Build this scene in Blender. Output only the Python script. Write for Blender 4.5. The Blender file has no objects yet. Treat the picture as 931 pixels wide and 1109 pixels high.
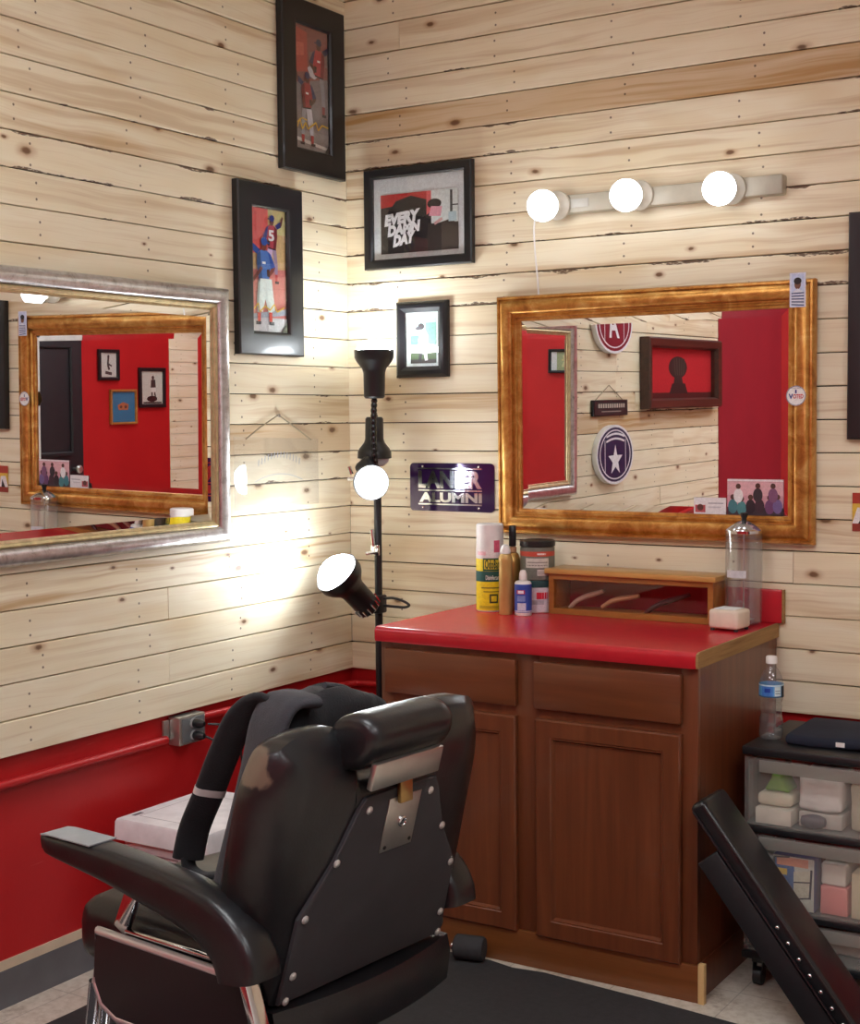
import bpy, bmesh, math, random
from mathutils import Vector, Matrix, noise
from math import pi, sin, cos, radians

random.seed(7)
sc = bpy.context.scene
COL = sc.collection

# ------------------------------------------------------------------ camera, world, big lights, exposure
cam_d = bpy.data.cameras.new('camera')
cam_d.sensor_fit = 'VERTICAL'
cam_d.sensor_height = 24.0
cam_d.sensor_width = 24.0 * 931 / 1109
cam_d.lens = 1569.14 / 1109 * 24.0
cam_d.clip_start = 0.02
cam = bpy.data.objects.new('camera', cam_d)
COL.objects.link(cam)
_r = Vector((0.84615321, 0.53286600, -0.00886421))
_u = Vector((-0.02687335, 0.05927268, 0.99788004))
_f = Vector((-0.53226175, 0.84412119, -0.06447367))
cam.matrix_world = Matrix(((_r.x, _u.x, -_f.x, 2.89289), (_r.y, _u.y, -_f.y, -4.07386), (_r.z, _u.z, -_f.z, 1.51886), (0, 0, 0, 1)))
sc.camera = cam

wd = bpy.data.worlds.new('room_air')
wd.use_nodes = True
wd.node_tree.nodes['Background'].inputs[0].default_value = (0.9, 0.95, 1, 1)
wd.node_tree.nodes['Background'].inputs[1].default_value = 0.0
sc.world = wd

BULB = 8.0          # emission of the vanity globes
SPOT = 78.0          # emission of the floor lamp bulbs
PANEL = 15.5          # emission of the ceiling panels
sc.view_settings.view_transform = 'Standard'
sc.view_settings.look = 'None'
sc.view_settings.gamma = 1.0
sc.view_settings.use_curve_mapping = False
sc.view_settings.exposure = 0.0
sc.cycles.caustics_reflective = False
sc.cycles.caustics_refractive = False
sc.cycles.max_bounces = 14
sc.cycles.transparent_max_bounces = 16
sc.cycles.use_denoising = True

# ------------------------------------------------------------------ materials
def lin(c):
    return tuple(((x / 255) / 12.92 if x / 255 <= 0.04045 else ((x / 255 + 0.055) / 1.055) ** 2.4) for x in c)

class NT:
    def __init__(s, name):
        s.m = bpy.data.materials.new(name); s.m.use_nodes = True
        s.t = s.m.node_tree; s.n = s.t.nodes; s.n.clear()
        s.out = s.n.new('ShaderNodeOutputMaterial')
    def node(s, typ, **kw):
        nd = s.n.new('ShaderNode' + typ)
        for k, v in kw.items():
            if k in ('operation', 'blend_type', 'data_type', 'feature', 'attribute_name', 'uv_map', 'noise_dimensions', 'distance'):
                setattr(nd, k, v)
        return nd
    def link(s, a, b): s.t.links.new(a, b)
    def setv(s, sock, v):
        if isinstance(v, bpy.types.NodeSocket): s.link(v, sock)
        else: sock.default_value = v
    def math(s, op, a, b=0.0, c=0.0, clamp=False):
        nd = s.node('Math', operation=op); nd.use_clamp = clamp
        s.setv(nd.inputs[0], a); s.setv(nd.inputs[1], b); s.setv(nd.inputs[2], c)
        return nd.outputs[0]
    def mix(s, fac, a, b, blend='MIX'):
        nd = s.node('Mix', data_type='RGBA', blend_type=blend)
        s.setv(nd.inputs[0], fac); s.setv(nd.inputs[6], a if not isinstance(a, tuple) else (*a[:3], 1)); s.setv(nd.inputs[7], b if not isinstance(b, tuple) else (*b[:3], 1))
        return nd.outputs[2]
    def xyz(s, x, y, z):
        nd = s.node('CombineXYZ'); s.setv(nd.inputs[0], x); s.setv(nd.inputs[1], y); s.setv(nd.inputs[2], z)
        return nd.outputs[0]
    def noise(s, vec, scale=5, detail=3, rough=0.55, dist=0.0):
        nd = s.node('TexNoise'); s.link(vec, nd.inputs['Vector'])
        nd.inputs['Scale'].default_value = scale; nd.inputs['Detail'].default_value = detail
        nd.inputs['Roughness'].default_value = rough; nd.inputs['Distortion'].default_value = dist
        return nd.outputs['Fac']
    def ramp(s, fac, stops):
        nd = s.node('ValToRGB'); s.link(fac, nd.inputs[0]); el = nd.color_ramp.elements
        while len(el) < len(stops): el.new(0.5)
        for e, (p, c) in zip(el, stops): e.position = p; e.color = (*c[:3], 1)
        return nd.outputs[0]
    def smooth(s, v, a, b):
        nd = s.node('MapRange'); nd.interpolation_type = 'SMOOTHSTEP'
        s.setv(nd.inputs[0], v); nd.inputs[1].default_value = a; nd.inputs[2].default_value = b
        return nd.outputs[0]
    def bsdf(s, color, rough=0.5, metal=0.0, bump=None, bump_d=0.002, coat=0.0, spec=0.5, sheen=0.0, trans=0.0):
        b = s.node('BsdfPrincipled')
        s.setv(b.inputs['Base Color'], color if not isinstance(color, tuple) else (*color[:3], 1))
        s.setv(b.inputs['Roughness'], rough); b.inputs['Metallic'].default_value = metal
        b.inputs['Coat Weight'].default_value = coat; b.inputs['Specular IOR Level'].default_value = spec
        b.inputs['Sheen Weight'].default_value = sheen
        b.inputs['Transmission Weight'].default_value = trans
        if bump is not None:
            bp = s.node('Bump'); s.link(bump, bp.inputs['Height']); bp.inputs['Distance'].default_value = bump_d
            bp.inputs['Strength'].default_value = 0.6
            s.link(bp.outputs[0], b.inputs['Normal'])
        s.link(b.outputs[0], s.out.inputs[0])
        return b

MC = {}
def mat(name, color, rough=0.5, metal=0.0, var=0.12, scale=14.0, bump=0.0, bscale=60.0, coat=0.0, spec=0.5, sheen=0.0):
    """plain material with a little procedural mottling; color is sRGB 0..255"""
    if name in MC: return MC[name]
    t = NT(name); c = lin(color)
    tc = t.node('TexCoord').outputs['Object']
    n = t.noise(tc, scale, 4)
    lo = tuple(max(0, x * (1 - var)) for x in c); hi = tuple(min(1, x * (1 + var)) for x in c)
    colr = t.ramp(n, [(0.3, lo), (0.7, hi)])
    b = t.noise(tc, bscale, 3) if bump > 0 else None
    t.bsdf(colr, rough, metal, b, bump, coat, spec, sheen)
    MC[name] = t.m
    return t.m

def emit(name, color, strength):
    t = NT(name); e = t.node('Emission')
    e.inputs[0].default_value = (*color, 1); e.inputs[1].default_value = strength
    t.link(e.outputs[0], t.out.inputs[0]); MC[name] = t.m
    return t.m

def thin_glass(name, tint=(1, 1, 1), milk=0.0, milk_col=(1, 1, 1), base=0.0, rough=0.0, ior=1.45):
    t = NT(name)
    tr = t.node('BsdfTransparent'); tr.inputs[0].default_value = (*tint, 1)
    gl = t.node('BsdfGlossy'); gl.inputs['Roughness'].default_value = rough
    fr = t.node('Fresnel'); geo = t.node('NewGeometry')
    t.link(t.math('MULTIPLY_ADD', geo.outputs['Backfacing'], 1.0 / ior - ior, ior), fr.inputs[0])
    fac = t.math('ADD', fr.outputs[0], base, clamp=True)
    mx = t.node('MixShader'); t.link(fac, mx.inputs[0]); t.link(tr.outputs[0], mx.inputs[1]); t.link(gl.outputs[0], mx.inputs[2])
    last = mx.outputs[0]
    if milk > 0:
        df = t.node('BsdfDiffuse'); df.inputs[0].default_value = (*milk_col, 1)
        tl = t.node('BsdfTranslucent'); tl.inputs[0].default_value = (*milk_col, 1)
        m0 = t.node('MixShader'); m0.inputs[0].default_value = 0.5; t.link(df.outputs[0], m0.inputs[1]); t.link(tl.outputs[0], m0.inputs[2])
        m2 = t.node('MixShader'); m2.inputs[0].default_value = milk; t.link(last, m2.inputs[1]); t.link(m0.outputs[0], m2.inputs[2])
        last = m2.outputs[0]
    t.link(last, t.out.inputs[0]); MC[name] = t.m
    return t.m

PITCH = 0.0945
def make_pine():
    t = NT('pine_planks')
    uv = t.node('UVMap', uv_map='plank').outputs[0]
    sp = t.node('SeparateXYZ'); t.link(uv, sp.inputs[0]); u, v = sp.outputs[0], sp.outputs[1]
    at = t.node('Attribute', attribute_name='plank_id')
    s2 = t.node('SeparateColor'); t.link(at.outputs['Color'], s2.inputs[0])
    rnd, tint, bark = s2.outputs[0], s2.outputs[1], s2.outputs[2]
    off = t.math('MULTIPLY', rnd, 91.7)
    uo = t.math('ADD', u, off)
    warp = t.noise(t.xyz(t.math('MULTIPLY', uo, 2.2), t.math('MULTIPLY', v, 9), off), 1.0, 2)
    vw = t.math('ADD', v, t.math('MULTIPLY', warp, 0.05))
    fine = t.noise(t.xyz(t.math('MULTIPLY', uo, 3.0), t.math('MULTIPLY', vw, 210), off), 1.0, 3, 0.6)
    broad = t.noise(t.xyz(t.math('MULTIPLY', uo, 0.9), t.math('MULTIPLY', vw, 26), off), 1.0, 3, 0.6)
    patch = t.noise(t.xyz(t.math('MULTIPLY', uo, 2.0), t.math('MULTIPLY', v, 8), off), 1.0, 2)
    base = t.ramp(patch, [(0.3, lin((237, 223, 190))), (0.55, lin((243, 233, 206))), (0.8, lin((226, 205, 164)))])
    g = t.math('MULTIPLY', t.smooth(broad, 0.46, 0.68), t.math('MULTIPLY_ADD', tint, 1.0, 0.04), clamp=True)
    c1 = t.mix(g, base, lin((186, 146, 92)))
    c2 = t.mix(t.math('MULTIPLY', t.smooth(fine, 0.5, 0.75), 0.2), c1, lin((196, 160, 116)))
    c2 = t.mix(t.math('MULTIPLY', t.smooth(tint, 0.75, 1.0), 0.5), c2, lin((186, 144, 92)))
    # knots
    vo = t.node('TexVoronoi', feature='F1'); vo.voronoi_dimensions = '2D'; vo.inputs['Scale'].default_value = 1.0
    kv = t.xyz(t.math('MULTIPLY', uo, 3.3), t.math('ADD', t.math('MULTIPLY', v, 6.5), t.math('MULTIPLY', rnd, 37.3)), 0.0)
    kn = t.noise(t.xyz(t.math('MULTIPLY', uo, 30), t.math('MULTIPLY', v, 30), off), 1.0, 2)
    t.link(kv, vo.inputs['Vector'])
    d = t.math('ADD', vo.outputs['Distance'], t.math('MULTIPLY', t.math('SUBTRACT', kn, 0.5), 0.06))
    sel = t.node('SeparateColor'); t.link(vo.outputs['Color'], sel.inputs[0])
    pick = t.math('GREATER_THAN', sel.outputs[0], 0.55)
    small = t.math('MULTIPLY_ADD', sel.outputs[1], 0.9, 0.4)
    d2 = t.math('DIVIDE', d, small)
    halo = t.math('MULTIPLY', t.math('SUBTRACT', 1.0, t.smooth(d2, 0.03, 0.13)), t.math('MULTIPLY', pick, 0.55))
    core = t.math('MULTIPLY', t.math('SUBTRACT', 1.0, t.smooth(d2, 0.025, 0.062)), t.math('MULTIPLY', pick, 0.85))
    c3 = t.mix(halo, c2, lin((168, 116, 66)))
    c4 = t.mix(core, c3, lin((96, 60, 34)))
    # nail holes in columns along the studs
    fr = t.math('SUBTRACT', t.math('FRACT', t.math('DIVIDE', u, 0.406)), 0.5)
    fx = t.math('ADD', t.math('MULTIPLY', fr, 0.406), t.math('MULTIPLY', t.math('SUBTRACT', rnd, 0.5), 0.09))
    fy = t.math('SUBTRACT', t.math('ABSOLUTE', t.math('SUBTRACT', v, t.math('MULTIPLY_ADD', tint, 0.012, PITCH / 2 - 0.006))), t.math('MULTIPLY_ADD', bark, 0.014, 0.014))
    dd = t.math('SQRT', t.math('ADD', t.math('MULTIPLY', fx, fx), t.math('MULTIPLY', fy, fy)))
    nail = t.math('SUBTRACT', 1.0, t.smooth(dd, 0.0026, 0.0042))
    c5 = t.mix(t.math('MULTIPLY', nail, 0.8), c4, lin((70, 48, 34)))
    # bark left on plank edges
    e = t.math('MINIMUM', v, t.math('SUBTRACT', PITCH, v))
    bn = t.noise(t.xyz(t.math('MULTIPLY', uo, 3.2), off, off), 1.0, 5, 0.62)
    lim = t.math('MULTIPLY', t.math('SUBTRACT', bn, t.math('SUBTRACT', 0.72, t.math('MULTIPLY', bark, 0.26))), 0.085)
    bm_ = t.math('MULTIPLY', t.math('LESS_THAN', e, lim), t.smooth(t.noise(t.xyz(t.math('MULTIPLY', uo, 60), t.math('MULTIPLY', v, 160), off), 1.0, 3), 0.32, 0.5))
    c6 = t.mix(t.math('MULTIPLY', bm_, 0.9), c5, lin((84, 56, 36)))
    t.bsdf(c6, 0.5, 0, fine, 0.0006, spec=0.35)
    MC['pine'] = t.m
make_pine()

def wood(name, c_dark, c_light, axis='x', scale=1.0, rough=0.4, coat=0.1):
    if name in MC: return MC[name]
    t = NT(name); tc = t.node('TexCoord').outputs['Object']
    sp = t.node('SeparateXYZ'); t.link(tc, sp.inputs[0])
    k = {'x': (2, 40, 40), 'y': (40, 2, 40), 'z': (40, 40, 2)}[axis]
    vec = t.xyz(*[t.math('MULTIPLY', sp.outputs[i], k[i] * scale) for i in range(3)])
    n = t.noise(vec, 1.0, 4, 0.6, 0.6)
    n2 = t.noise(tc, 6.0, 3)
    c = t.ramp(n, [(0.3, lin(c_dark)), (0.7, lin(c_light))])
    c = t.mix(t.math('MULTIPLY', n2, 0.35), c, tuple(x * 0.8 for x in lin(c_dark)))
    t.bsdf(c, rough, 0, n, 0.0004, coat=coat)
    MC[name] = t.m
    return t.m

def gold_leaf():
    t = NT('aged_gold'); tc = t.node('TexCoord').outputs['Object']
    n = t.noise(tc, 16.0, 6, 0.7, 0.8); n2 = t.noise(tc, 4.0, 3)
    c = t.ramp(n, [(0.28, lin((146, 92, 42))), (0.5, lin((204, 148, 74))), (0.72, lin((236, 196, 122)))])
    c = t.mix(t.math('MULTIPLY', n2, 0.3), c, lin((166, 100, 44)))
    r = t.math('MULTIPLY_ADD', n, 0.3, 0.22)
    t.bsdf(c, r, 0.78, n, 0.0012)
    MC['gold'] = t.m
def silver_leaf():
    t = NT('aged_silver'); tc = t.node('TexCoord').outputs['Object']
    sp = t.node('SeparateXYZ'); t.link(tc, sp.inputs[0])
    n = t.noise(tc, 34.0, 6, 0.75); n2 = t.noise(t.xyz(t.math('MULTIPLY', sp.outputs[0], 40), t.math('MULTIPLY', sp.outputs[1], 5), t.math('MULTIPLY', sp.outputs[2], 40)), 1.0, 3)
    c = t.ramp(n, [(0.25, lin((120, 114, 112))), (0.45, lin((196, 194, 193))), (0.75, lin((226, 225, 225)))])
    c = t.mix(t.math('MULTIPLY', t.smooth(n2, 0.55, 0.8), 0.4), c, lin((110, 96, 84)))
    t.bsdf(c, t.math('MULTIPLY_ADD', n, 0.25, 0.2), 0.85, n, 0.0008)
    MC['silver'] = t.m
gold_leaf(); silver_leaf()

def print_mat(name='printed_paper', rough=0.45, coat=0.0):
    t = NT(name); a = t.node('Attribute', attribute_name='ink')
    tc = t.node('TexCoord').outputs['Object']
    n = t.noise(tc, 90.0, 3)
    n2 = t.noise(tc, 260.0, 2)
    c = t.mix(0.3, a.outputs['Color'], t.ramp(n, [(0.3, (0.7,) * 3), (0.7, (1.25,) * 3)]), 'MULTIPLY')
    c = t.mix(0.2, c, t.ramp(n2, [(0.35, (0.6,) * 3), (0.65, (1.3,) * 3)]), 'MULTIPLY')
    t.bsdf(c, rough, 0, coat=coat); MC[name] = t.m
print_mat(); print_mat('glossy_print', 0.28, 0.2)

def mirror_mat():
    t = NT('mirror_silvering'); tc = t.node('TexCoord').outputs['Object']
    n = t.noise(tc, 5.0, 2)
    c = t.ramp(n, [(0.0, (0.84, 0.85, 0.85)), (1.0, (0.88, 0.89, 0.89))])
    t.bsdf(c, 0.0, 1.0); MC['mirror'] = t.m
mirror_mat()

def red_paint():
    t = NT('red_wall_paint'); tc = t.node('TexCoord').outputs['Object']
    n = t.noise(tc, 3.0, 5); n2 = t.noise(tc, 70.0, 2)
    c = t.ramp(n, [(0.3, lin((176, 24, 28))), (0.7, lin((190, 32, 34)))])
    sp = t.node('SeparateXYZ'); t.link(tc, sp.inputs[0])
    sc_ = t.noise(t.xyz(t.math('MULTIPLY', sp.outputs[0], 4), t.math('MULTIPLY', sp.outputs[1], 4), t.math('MULTIPLY', sp.outputs[2], 60)), 1.0, 3)
    c = t.mix(t.math('MULTIPLY', t.smooth(sc_, 0.72, 0.78), 0.35), c, lin((214, 110, 100)))
    t.bsdf(c, 0.42, 0, n2, 0.0008); MC['red_paint'] = t.m
red_paint()

def floor_mat_():
    t = NT('vinyl_floor_tile'); tc = t.node('TexCoord').outputs['Object']
    n = t.noise(tc, 7.0, 6, 0.7); n2 = t.noise(tc, 45.0, 4, 0.7)
    c = t.ramp(n2, [(0.3, lin((196, 184, 166))), (0.6, lin((222, 214, 200)))])
    c = t.mix(t.math('MULTIPLY', t.smooth(n, 0.56, 0.72), 0.6), c, lin((128, 100, 74)))
    sp = t.node('SeparateXYZ'); t.link(tc, sp.inputs[0])
    ln = None
    for i in (0, 1):
        q = t.math('ABSOLUTE', t.math('SUBTRACT', t.math('FRACT', t.math('DIVIDE', sp.outputs[i], 0.305)), 0.5))
        g = t.math('GREATER_THAN', q, 0.495)
        ln = g if ln is None else t.math('MAXIMUM', ln, g)
    c = t.mix(t.math('MULTIPLY', ln, 0.45), c, lin((120, 108, 96)))
    t.bsdf(c, 0.35, 0); MC['floor'] = t.m
floor_mat_()

def leather(name='black_vinyl', key='vinyl', worn=None):
    t = NT(name); tc = t.node('TexCoord').outputs['Object']
    n = t.noise(tc, 220.0, 2); n2 = t.noise(tc, 9.0, 3); n3 = t.noise(tc, 24.0, 3)
    c = t.ramp(n2, [(0.3, lin((21, 21, 23))), (0.75, lin((32, 32, 35)))])
    if worn:
        dv = t.node('VectorMath', operation='DISTANCE'); t.link(tc, dv.inputs[0]); dv.inputs[1].default_value = worn
        ed = t.math('ADD', dv.outputs['Value'], t.math('MULTIPLY', n3, 0.05))
        c = t.mix(t.math('SUBTRACT', 1.0, t.smooth(ed, 0.058, 0.07)), c, lin((104, 90, 76)))
    hb = t.math('ADD', t.math('MULTIPLY', n, 0.25), t.math('MULTIPLY', n3, 0.5))
    t.bsdf(c, t.math('MULTIPLY_ADD', n2, 0.14, 0.24), 0, hb, 0.0016, spec=0.5); MC[key] = t.m
leather(); leather('black_vinyl_worn', 'vinyl_worn', (-0.292, -0.012, 0.893))

M_chrome = mat('chrome', (215, 215, 218), 0.12, 1.0, 0.05)
M_brushed = mat('brushed_steel', (196, 194, 188), 0.34, 0.9, 0.08, 20)
M_black = mat('black_plastic', (24, 25, 28), 0.38, 0, 0.1)
M_neck = mat('black_gloss', (16, 17, 20), 0.16)
M_blackpaint = mat('black_lacquer', (19, 20, 24), 0.35, 0, 0.1, coat=0.1)
M_rubber = mat('black_rubber', (48, 48, 50), 0.8, 0, 0.15, 60, 0.001, 180)
M_hard = mat('black_hardboard', (54, 54, 58), 0.62, 0, 0.08, 20)
M_white = mat('white_plastic', (236, 234, 230), 0.4, 0, 0.03)
M_fabric = mat('black_fabric', (21, 21, 25), 0.9, 0, 0.25, 30, 0.002, 260, sheen=0.1)
M_fabricg = mat('charcoal_mesh_fabric', (52, 53, 58), 0.92, 0, 0.15, 40, 0.002, 300, sheen=0.1)
M_cab = wood('stained_maple', (94, 48, 26), (124, 68, 38), 'z', 0.7, 0.36, 0.2)
M_cabx = wood('stained_maple_across', (98, 52, 28), (124, 70, 39), 'x', 0.7, 0.36, 0.2)
M_oak = wood('honey_oak', (150, 92, 40), (186, 126, 62), 'x', 0.8, 0.35, 0.2)
M_raw = wood('raw_chipboard', (140, 104, 62), (184, 146, 92), 'y', 2.0, 0.8, 0.0)
M_pale = wood('pale_filler_wood', (206, 170, 110), (226, 192, 136), 'z', 1.0, 0.6, 0.0)
M_lam = mat('red_laminate', (192, 34, 46), 0.27, 0, 0.05, 30, spec=0.5)
M_grayb = mat('grey_cove_base', (96, 97, 100), 0.5, 0, 0.08)
M_beige = mat('beige_paint', (206, 190, 164), 0.6, 0, 0.08)
M_dark = mat('dark_gap', (46, 34, 26), 0.9, 0, 0.2)
M_glass = thin_glass('picture_glass', base=0.0)
M_jar = thin_glass('clear_jar_glass', (0.95, 0.96, 0.97), 0.06, (0.9, 0.92, 0.95), 0.04)
M_pet = thin_glass('clear_bottle_plastic', (0.93, 0.95, 0.96), 0.05, (0.92, 0.94, 0.96), 0.05)
M_frost = thin_glass('frosted_drawer_plastic', (0.95, 0.95, 0.93), 0.24, (0.84, 0.82, 0.77), 0.0, 0.2)
M_acryl = thin_glass('clear_acrylic', (0.97, 0.97, 0.97), 0.05, (0.95, 0.95, 0.95), 0.0)
M_red = MC['red_paint']

# ------------------------------------------------------------------ geometry helpers
def crom(pts, n, closed=False):
    pts = [Vector(p) for p in pts]; out = []; N = len(pts)
    segs = N if closed else N - 1
    for i in range(segs):
        if closed: a, b, c, d = pts[(i - 1) % N], pts[i], pts[(i + 1) % N], pts[(i + 2) % N]
        else: a, b, c, d = pts[max(i - 1, 0)], pts[i], pts[i + 1], pts[min(i + 2, N - 1)]
        for k in range(n):
            t = k / n
            out.append(0.5 * ((2 * b) + (c - a) * t + (2 * a - 5 * b + 4 * c - d) * t * t + (3 * b - a - 3 * c + d) * t ** 3))
    if not closed: out.append(pts[-1])
    return out

class MB:
    def __init__(s): s.bm = bmesh.new(); s.mi = 0
    def face(s, vs):
        try:
            f = s.bm.faces.new(vs); f.material_index = s.mi; return f
        except ValueError: return None
    def rings(s, rings, closed=True, cap=True):
        R = [[s.bm.verts.new(p) for p in r] for r in rings]
        n = len(R[0])
        for a, b in zip(R, R[1:]):
            for i in range(n if closed else n - 1):
                j = (i + 1) % n
                s.face((a[i], a[j], b[j], b[i]))
        if cap and closed:
            s.face(R[0][::-1]); s.face(R[-1])
        return s
    def box(s, lo, hi, bev=0.0, M=None, seg=2):
        tb = bmesh.new()
        P = [(x, y, z) for x in (lo[0], hi[0]) for y in (lo[1], hi[1]) for z in (lo[2], hi[2])]
        v = [tb.verts.new(p) for p in P]
        for q in ((0, 1, 3, 2), (4, 6, 7, 5), (0, 4, 5, 1), (2, 3, 7, 6), (0, 2, 6, 4), (1, 5, 7, 3)): tb.faces.new([v[i] for i in q])
        if bev > 0: bmesh.ops.bevel(tb, geom=tb.edges[:], offset=bev, segments=seg, affect='EDGES', profile=0.5)
        s.take(tb, M); return s
    def take(s, tb, M=None):
        mp = {}
        for v in tb.verts: mp[v] = s.bm.verts.new(M @ v.co if M else v.co)
        for f in tb.faces: s.face([mp[v] for v in f.verts])
        tb.free()
    def lathe(s, prof, o=(0, 0, 0), axis=(0, 0, 1), seg=32, cap=True):
        o = Vector(o); ax = Vector(axis).normalized()
        e1 = ax.orthogonal().normalized(); e2 = ax.cross(e1)
        s.rings([[o + ax * h + (e1 * cos(2 * pi * i / seg) + e2 * sin(2 * pi * i / seg)) * max(r, 1e-5) for i in range(seg)] for r, h in prof], cap=cap)
        return s
    def cyl(s, a, b, r, r2=None, seg=20):
        a, b = Vector(a), Vector(b); L = (b - a).length
        return s.lathe([(r, 0), (r if r2 is None else r2, L)], a, b - a, seg)
    def tube(s, pts, r, seg=10, closed=False, flat=None):
        """flat=(w,h): rectangular ribbon; r may be a list"""
        pts = [Vector(p) for p in pts]; N = len(pts); rings = []; pn = None
        for i, p in enumerate(pts):
            if closed: t = pts[(i + 1) % N] - pts[i - 1]
            else: t = pts[min(i + 1, N - 1)] - pts[max(i - 1, 0)]
            t.normalize()
            if pn is None:
                ref = Vector((0, 0, 1)) if abs(t.z) < 0.95 else Vector((1, 0, 0))
                pn = (ref - t * ref.dot(t)).normalized()
            else:
                pn = pn - t * pn.dot(t)
                pn = pn.normalized() if pn.length > 1e-6 else t.orthogonal().normalized()
            bn = t.cross(pn); rr = r[i] if isinstance(r, (list, tuple)) else r
            rings.append([p + (pn * cos(2 * pi * k / seg) + bn * sin(2 * pi * k / seg)) * rr for k in range(seg)])
        if closed: rings.append(rings[0]); s.rings(rings, cap=False)
        else: s.rings(rings)
        return s
    def prism(s, poly, fn, d0, d1):
        """poly of 2-D points, fn(a,b,d) -> 3-D"""
        s.rings([[fn(a, b, d0) for a, b in poly], [fn(a, b, d1) for a, b in poly]])
        return s
    def frame(s, fn, rect, prof, cap_back=True):
        """mitred frame; prof = [(inset, height)], fn(a,b,h)"""
        a0, b0, a1, b1 = rect; R = []
        for i, h in prof:
            R.append([s.bm.verts.new(fn(*q, h)) for q in ((a0 + i, b0 + i), (a1 - i, b0 + i), (a1 - i, b1 - i), (a0 + i, b1 - i))])
        for x, y in zip(R, R[1:] + ([R[0]] if cap_back else [])):
            for k in range(4):
                j = (k + 1) % 4
                s.face((x[k], x[j], y[j], y[k]))
        return s
    def displace(s, amp, scale, seed=0.0, zamp=1.0):
        for v in s.bm.verts:
            n = noise.noise_vector(v.co * scale + Vector((seed, seed * 2, 0)))
            v.co += Vector((n.x, n.y, n.z * zamp)) * amp
        return s
    def subdiv(s, cuts=1, smooth=0.0):
        bmesh.ops.subdivide_edges(s.bm, edges=s.bm.edges[:], cuts=cuts, use_grid_fill=True, smooth=smooth); return s
    def build(s, name, mats, parent=None, local=False, angle=38, weld=True, label=None, sub=0):
        bm = s.bm
        if weld: bmesh.ops.remove_doubles(bm, verts=bm.verts[:], dist=1e-5)
        bmesh.ops.recalc_face_normals(bm, faces=bm.faces[:])
        me = bpy.data.meshes.new(name)
        o = bpy.data.objects.new(name, me); COL.objects.link(o)
        if parent is not None:
            o.parent = parent
            if not local:
                inv = WM[parent.name].inverted()
                for v in bm.verts: v.co = inv @ v.co
            WM[o.name] = WM[parent.name].copy()
        else:
            xs = [v.co for v in bm.verts]
            lo = Vector([min(c[i] for c in xs) for i in range(3)]); hi = Vector([max(c[i] for c in xs) for i in range(3)])
            loc = Vector(((lo.x + hi.x) / 2, (lo.y + hi.y) / 2, lo.z))
            for v in bm.verts: v.co -= loc
            o.location = loc; WM[o.name] = Matrix.Translation(loc)
        for m in (mats if isinstance(mats, (list, tuple)) else [mats]): me.materials.append(m)
        for f in bm.faces: f.smooth = True
        bm.to_mesh(me); bm.free()
        me.set_sharp_from_angle(angle=radians(angle))
        if sub:
            md = o.modifiers.new('smooth', 'SUBSURF'); md.levels = sub; md.render_levels = sub
        if label: o['label'] = label
        return o

WM = {}
def tag(o, label, cat, group=None):
    o['label'] = label; o['category'] = cat
    if group: o['group'] = group
    return o
def thing(name, label, cat, loc=(0, 0, 0), rz=0.0, group=None):
    o = bpy.data.objects.new(name, None); COL.objects.link(o)
    o.empty_display_size = 0.1
    o.location = loc; o.rotation_euler = (0, 0, rz)
    WM[o.name] = Matrix.Translation(Vector(loc)) @ Matrix.Rotation(rz, 4, 'Z')
    return tag(o, label, cat, group)
def struct(o): o['kind'] = 'structure'; return o

# wall coordinate frames: fn(a, b, h) = along wall, up, out of the wall
def on_back(a, b, h): return Vector((a, -h, b))
def on_left(a, b, h): return Vector((h, a, b))
def on_right(a, b, h): return Vector((4.992 - h, -a, b))
def on_front(a, b, h): return Vector((-a, YF + h, b))

# ------------------------------------------------------------------ flat printed art
_txt = {}
def text_tris(s, bold=0.0, shear=0.0):
    key = (s, bold, shear)
    if key in _txt: return _txt[key]
    cu = bpy.data.curves.new('glyphs', 'FONT'); cu.body = s; cu.size = 1.0; cu.offset = bold; cu.shear = shear
    cu.resolution_u = 3
    o = bpy.data.objects.new('glyphs', cu); COL.objects.link(o)
    dg = bpy.context.evaluated_depsgraph_get(); ev = o.evaluated_get(dg); me = ev.to_mesh()
    vs = [(v.co.x, v.co.y) for v in me.vertices]; fs = [tuple(p.vertices) for p in me.polygons]
    ev.to_mesh_clear(); bpy.data.objects.remove(o); bpy.data.curves.remove(cu)
    x0, x1 = min(v[0] for v in vs), max(v[0] for v in vs); y0, y1 = min(v[1] for v in vs), max(v[1] for v in vs)
    vs = [((x - x0) / (x1 - x0), (y - y0) / (y1 - y0)) for x, y in vs]
    _txt[key] = (vs, fs)
    return _txt[key]

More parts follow.
